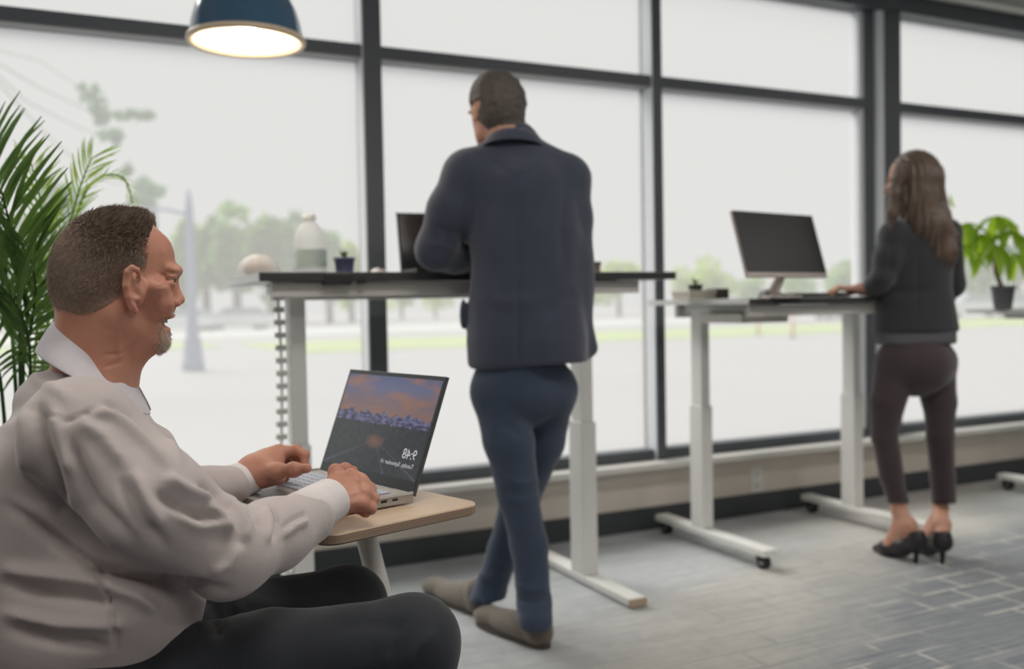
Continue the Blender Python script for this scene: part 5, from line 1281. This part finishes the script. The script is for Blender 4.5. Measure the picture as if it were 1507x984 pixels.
# ================================================================== the woman at the far desk
DW = 3.84
woman = root('person', 'woman with long brown hair, dark blazer and burgundy trousers standing at the black desk', 'person', onz(1345, 825, 0))
def pw(x, y, d=DW): return C(x, y, d)
hw = pw(1342, 262, 3.84); fd = -R*.80+camf*.55; fd[2] = -.05; A = ax3(fd)
B = Body()
B.ell(hw+UP*.012, [.088, .072, .092], A, .02); B.ell(hw+A[0]*.045-A[2]*.05, [.046, .052, .066], A, .03); B.ell(hw+A[0]*.07-A[2]*.105, [.018, .02, .016], A, .02)
for s in (1, -1): B.cap(hw+A[0]*.02-A[2]*.08+A[1]*.036*s, hw+A[0]*.068-A[2]*.108, .016, .014, .03); B.ell(hw+A[0]*.084-A[2]*.012+A[1]*.03*s, [.01, .013, .009], A, .008, True); B.ell(hw+A[0]*.08+A[1]*.028*s+A[2]*.006, [.01, .024, .006], A, .01); B.ell(hw-A[2]*.03+A[1]*.072*s, [.014, .006, .026], A, .006)
B.cap(hw+A[0]*.088-A[2]*.008, hw+A[0]*.106-A[2]*.042, .006, .009, .01); B.ell(hw+A[0]*.082-A[2]*.072, [.012, .02, .008], A, .008)
B.cap(hw-A[2]*.06-A[0]*.01, pw(1350, 320, 3.84), .043, .048, .03); B.cap(pw(1350, 320, 3.84), pw(1355, 350, 3.85), .05, .07, .03)
vw, qw = B.mesh(.0045)
sL = pw(1316, 346, 3.80); sR = pw(1394, 342, 3.90); eL = pw(1296, 412, 3.78); eR = pw(1402, 420, 3.92); zb = 1.079
wL = pw(1278, 428, 3.84); wL[2] = zb+.030; wR = pw(1330, 430, 4.05); wR[2] = zb+.03
IB = Body(); IB.ell(pw(1352, 385, 3.86), [.10, .12, .16], ax3(camf), .05); IB.cap(pw(1352, 400, 3.86), pw(1350, 510, 3.85), .09, .10, .05); IB.cap(sL, sR, .04, .04, .04)
for a, b, c in ((sL, eL, wL), (sR, eR, wR)): IB.chain([a, b, c], [.038, .032, .023], .02)
hL = pw(1322, 535, 3.83); hR = pw(1374, 535, 3.87); kL = pw(1302, 642, 3.82); kR = pw(1384, 642, 3.86); aL = pw(1323, 752, 3.84); aR = pw(1384, 748, 3.92)
for a, b, c in ((hL, kL, aL), (hR, kR, aR)): IB.chain([a, b, c], [.06, .038, .026], .02)
IB3 = IB; BW = B
# bare ankles and feet inside the pumps
def foot(ank, heel, toe, ht=.075):
    H = Body(); hh = heel+np.array([0, 0, ht+.012]); H.chain([ank+UP*.045, ank, ank*.5+hh*.5+UP*.008], [.030, .028, .030], .02); H.cap(ank*.5+hh*.5, hh, .03, .024, .02)
    b = toe+(heel-toe)*.38+UP*.028; H.chain([ank*.6+hh*.4+(toe-heel)*.12, b, toe+(heel-toe)*.12+UP*.014], [.030, .027, .014], .02); H.cap(hh, b, .024, .024, .02); H.cap(ank*.5+hh*.5, b, .032, .026, .02); return H
fL = (aL, onz(1350, 829, 0), onz(1284, 810, 0)); fR = (aR, onz(1388, 830, 0), onz(1334, 800, 0))
f1 = foot(*fL).mesh(.004); f2_ = foot(*fR).mesh(.004)
h1_ = hand(wL, -R*.8+camf*.45, -1, zb); h2_ = hand(wR, -R*.6+camf*.6, 1, zb)
# pumps
m_pump = mat('black_pump_leather', lin((42, 40, 44)), .35, 0, .03, 10.)
for an, heel, toe in (fL, fR):
    d = toe-heel; L_ = np.linalg.norm(d); d /= L_; s_ = np.cross(UP, d); hh = heel+UP*.078; H = Body(); b = toe-d*L_*.36+UP*.026
    H.chain([hh+UP*.012, hh*.5+b*.5, b, toe-d*.022+UP*.015], [.035, .036, .036, .017], .02); H.cap(hh+UP*.01-d*-.004, hh+UP*.048+d*.004, .033, .031, .02)
    top = lambda P, v: np.maximum(v, np.minimum((P-(toe-d*L_*.30))@(-d)+0.0, (P@UP-(toe[2]+.030+np.clip((P-toe)@(-d)/L_, 0, 1)*.085))*1.0)) if False else np.maximum(np.maximum(v, -(P@UP)+.002), np.minimum((P@UP)-(.044+np.clip((P-toe)@(-d)/L_, 0, 1)**1.2*.090), -((P-toe)@d)-.050))
    v, q = H.mesh(.004, post=top); po_ = nmesh('shoe', [(v, q)], m_pump, woman)
    tube('heel', m_pump, [heel+UP*.085-d*-.004, heel+UP*.05+d*.004, heel+UP*.0+d*.008], [.024, .012, .008], po_, 10)
# trousers
m_burg = mat('burgundy_trousers', lin((62, 50, 54)), .8, 0, .08, 20., .1, 500, sheen=.3)
T = Body(); T.cap(hL, hR, .090, .090, .03); T.cap(pw(1347, 500, 3.85), pw(1347, 540, 3.85), .115, .12, .05); T.ell(pw(1352, 535, 3.82), [.13, .11, .10], JA, .05)
T.chain([hL, pw(1306, 590, 3.82), kL, pw(1312, 700, 3.83), pw(1322, 738, 3.84)], [.088, .070, .052, .047, .044], .012)
T.chain([hR, pw(1382, 590, 3.87), kR, pw(1387, 700, 3.89), pw(1389, 738, 3.90)], [.088, .068, .052, .050, .047], .012)
def cutank(P, v): px, py, d = projv(P); return np.maximum(v, (py-741)/FPX*d)
vt3, qt3 = T.mesh(.008, post=cutank); vt3 = vt3+vnormals(vt3, qt3)*(nse(vt3, 26, 31)*.0025)[:, None]; nmesh('trousers', [(vt3, qt3)], m_burg, woman)
TR3 = T
# pale blouse hem below the blazer
T = Body(); T.loft([wst(506, 1290, 1404, .118, 3.85), wst(470, 1294, 1402, .116, 3.85)], JA, .02, .01); vbz, qbz = T.mesh(.009); nmesh('blouse', [(vbz, qbz)], mat('grey_blouse', lin((92, 92, 96)), .8, 0, .04, 20.), woman)
# blazer
m_blz = mat('black_blazer', lin((42, 44, 49)), .8, 0, .06, 20., .15, 600, sheen=.3)
J = Body(); J.loft([wst(490, 1286, 1408, .128, 3.85), wst(450, 1292, 1402, .118, 3.85), wst(420, 1296, 1398, .112, 3.85), wst(380, 1300, 1400, .112, 3.85), wst(350, 1308, 1396, .10, 3.85)], JA, .02, .02)
J.cap(sL, sR, .052, .052, .05); J.cap(pw(1350, 326, 3.86), pw(1354, 350, 3.86), .062, .11, .04)
J.chain([sL, (sL+eL)/2, eL], [.054, .052, .048], .03); J.chain([eL, (eL+wL)/2, wL+R*.02], [.047, .042, .034], .02)
J.chain([sR, eR], [.054, .046], .03); J.chain([eR, wR], [.045, .034], .03)
nmesh('body', [(vw, qw), IB3.mesh(.009, post=lambda P, v: np.maximum(v, np.minimum.reduce([J.f(P)+.012, TR3.f(P)+.012, BW.f(P)+.01]))), f1, f2_, h1_, h2_], m_skin2, woman)
vz, qz = J.mesh(.0085); vz = relax(vz, qz, 1, .3); vz = vz+vnormals(vz, qz)*(nse(vz, 18, 41)*.004)[:, None]
vz = strokes(vz, qz, [([(1350, 360), (1350, 485)], -.004, 4), ([(1300, 420), (1330, 432), (1380, 424)], -.006, 6), ([(1312, 350), (1308, 400)], -.006, 5)]); nmesh('blazer', [(vz, qz)], m_blz, woman)
# long hair: a smooth mass with strands pressed into it, falling over the right shoulder
Hh = Body(); Hh.ell(hw+UP*.016-A[0]*.012, [.094, .082, .096], A, .03); Hh.ell(hw-A[0]*.04-UP*.03, [.062, .078, .09], A, .03)
Hh.chain([hw-A[0]*.035-UP*.02, pw(1352, 300, 3.82), pw(1366, 335, 3.80), pw(1384, 372, 3.79), pw(1392, 402, 3.80)], [.080, .084, .078, .056, .022], .04)
Hh.chain([pw(1368, 262, 3.84), pw(1374, 310, 3.84), pw(1390, 350, 3.84), pw(1397, 385, 3.86)], [.035, .05, .045, .02], .03)
Hh.chain([pw(1326, 245, 3.78), pw(1316, 285, 3.77), pw(1312, 315, 3.77), pw(1310, 340, 3.76)], [.022, .022, .018, .010], .02)
def cutface(P, v): q = (P-hw)@A.T; s = np.sqrt(((q-np.array([.085, 0, -.045]))**2/np.array([.06, .06, .085])**2).sum(1))-1; return np.maximum(v, -s*.06)
vy, qy = Hh.mesh(.006, post=cutface); th = (vy-hw)@R; vy = vy+vnormals(vy, qy)*((.0035*np.sin(th*260+3*nse(vy, 12, 7))+.002*np.sin(th*520))*1.)[:, None]
hm = mat('long_brown_hair', lin((74, 62, 56)), .42, 0, 0, 16., .2, 120, col2=lin((112, 92, 78)), stretch=(3, 3, .25)); nmesh('hair', [(vy, qy)], hm, woman)
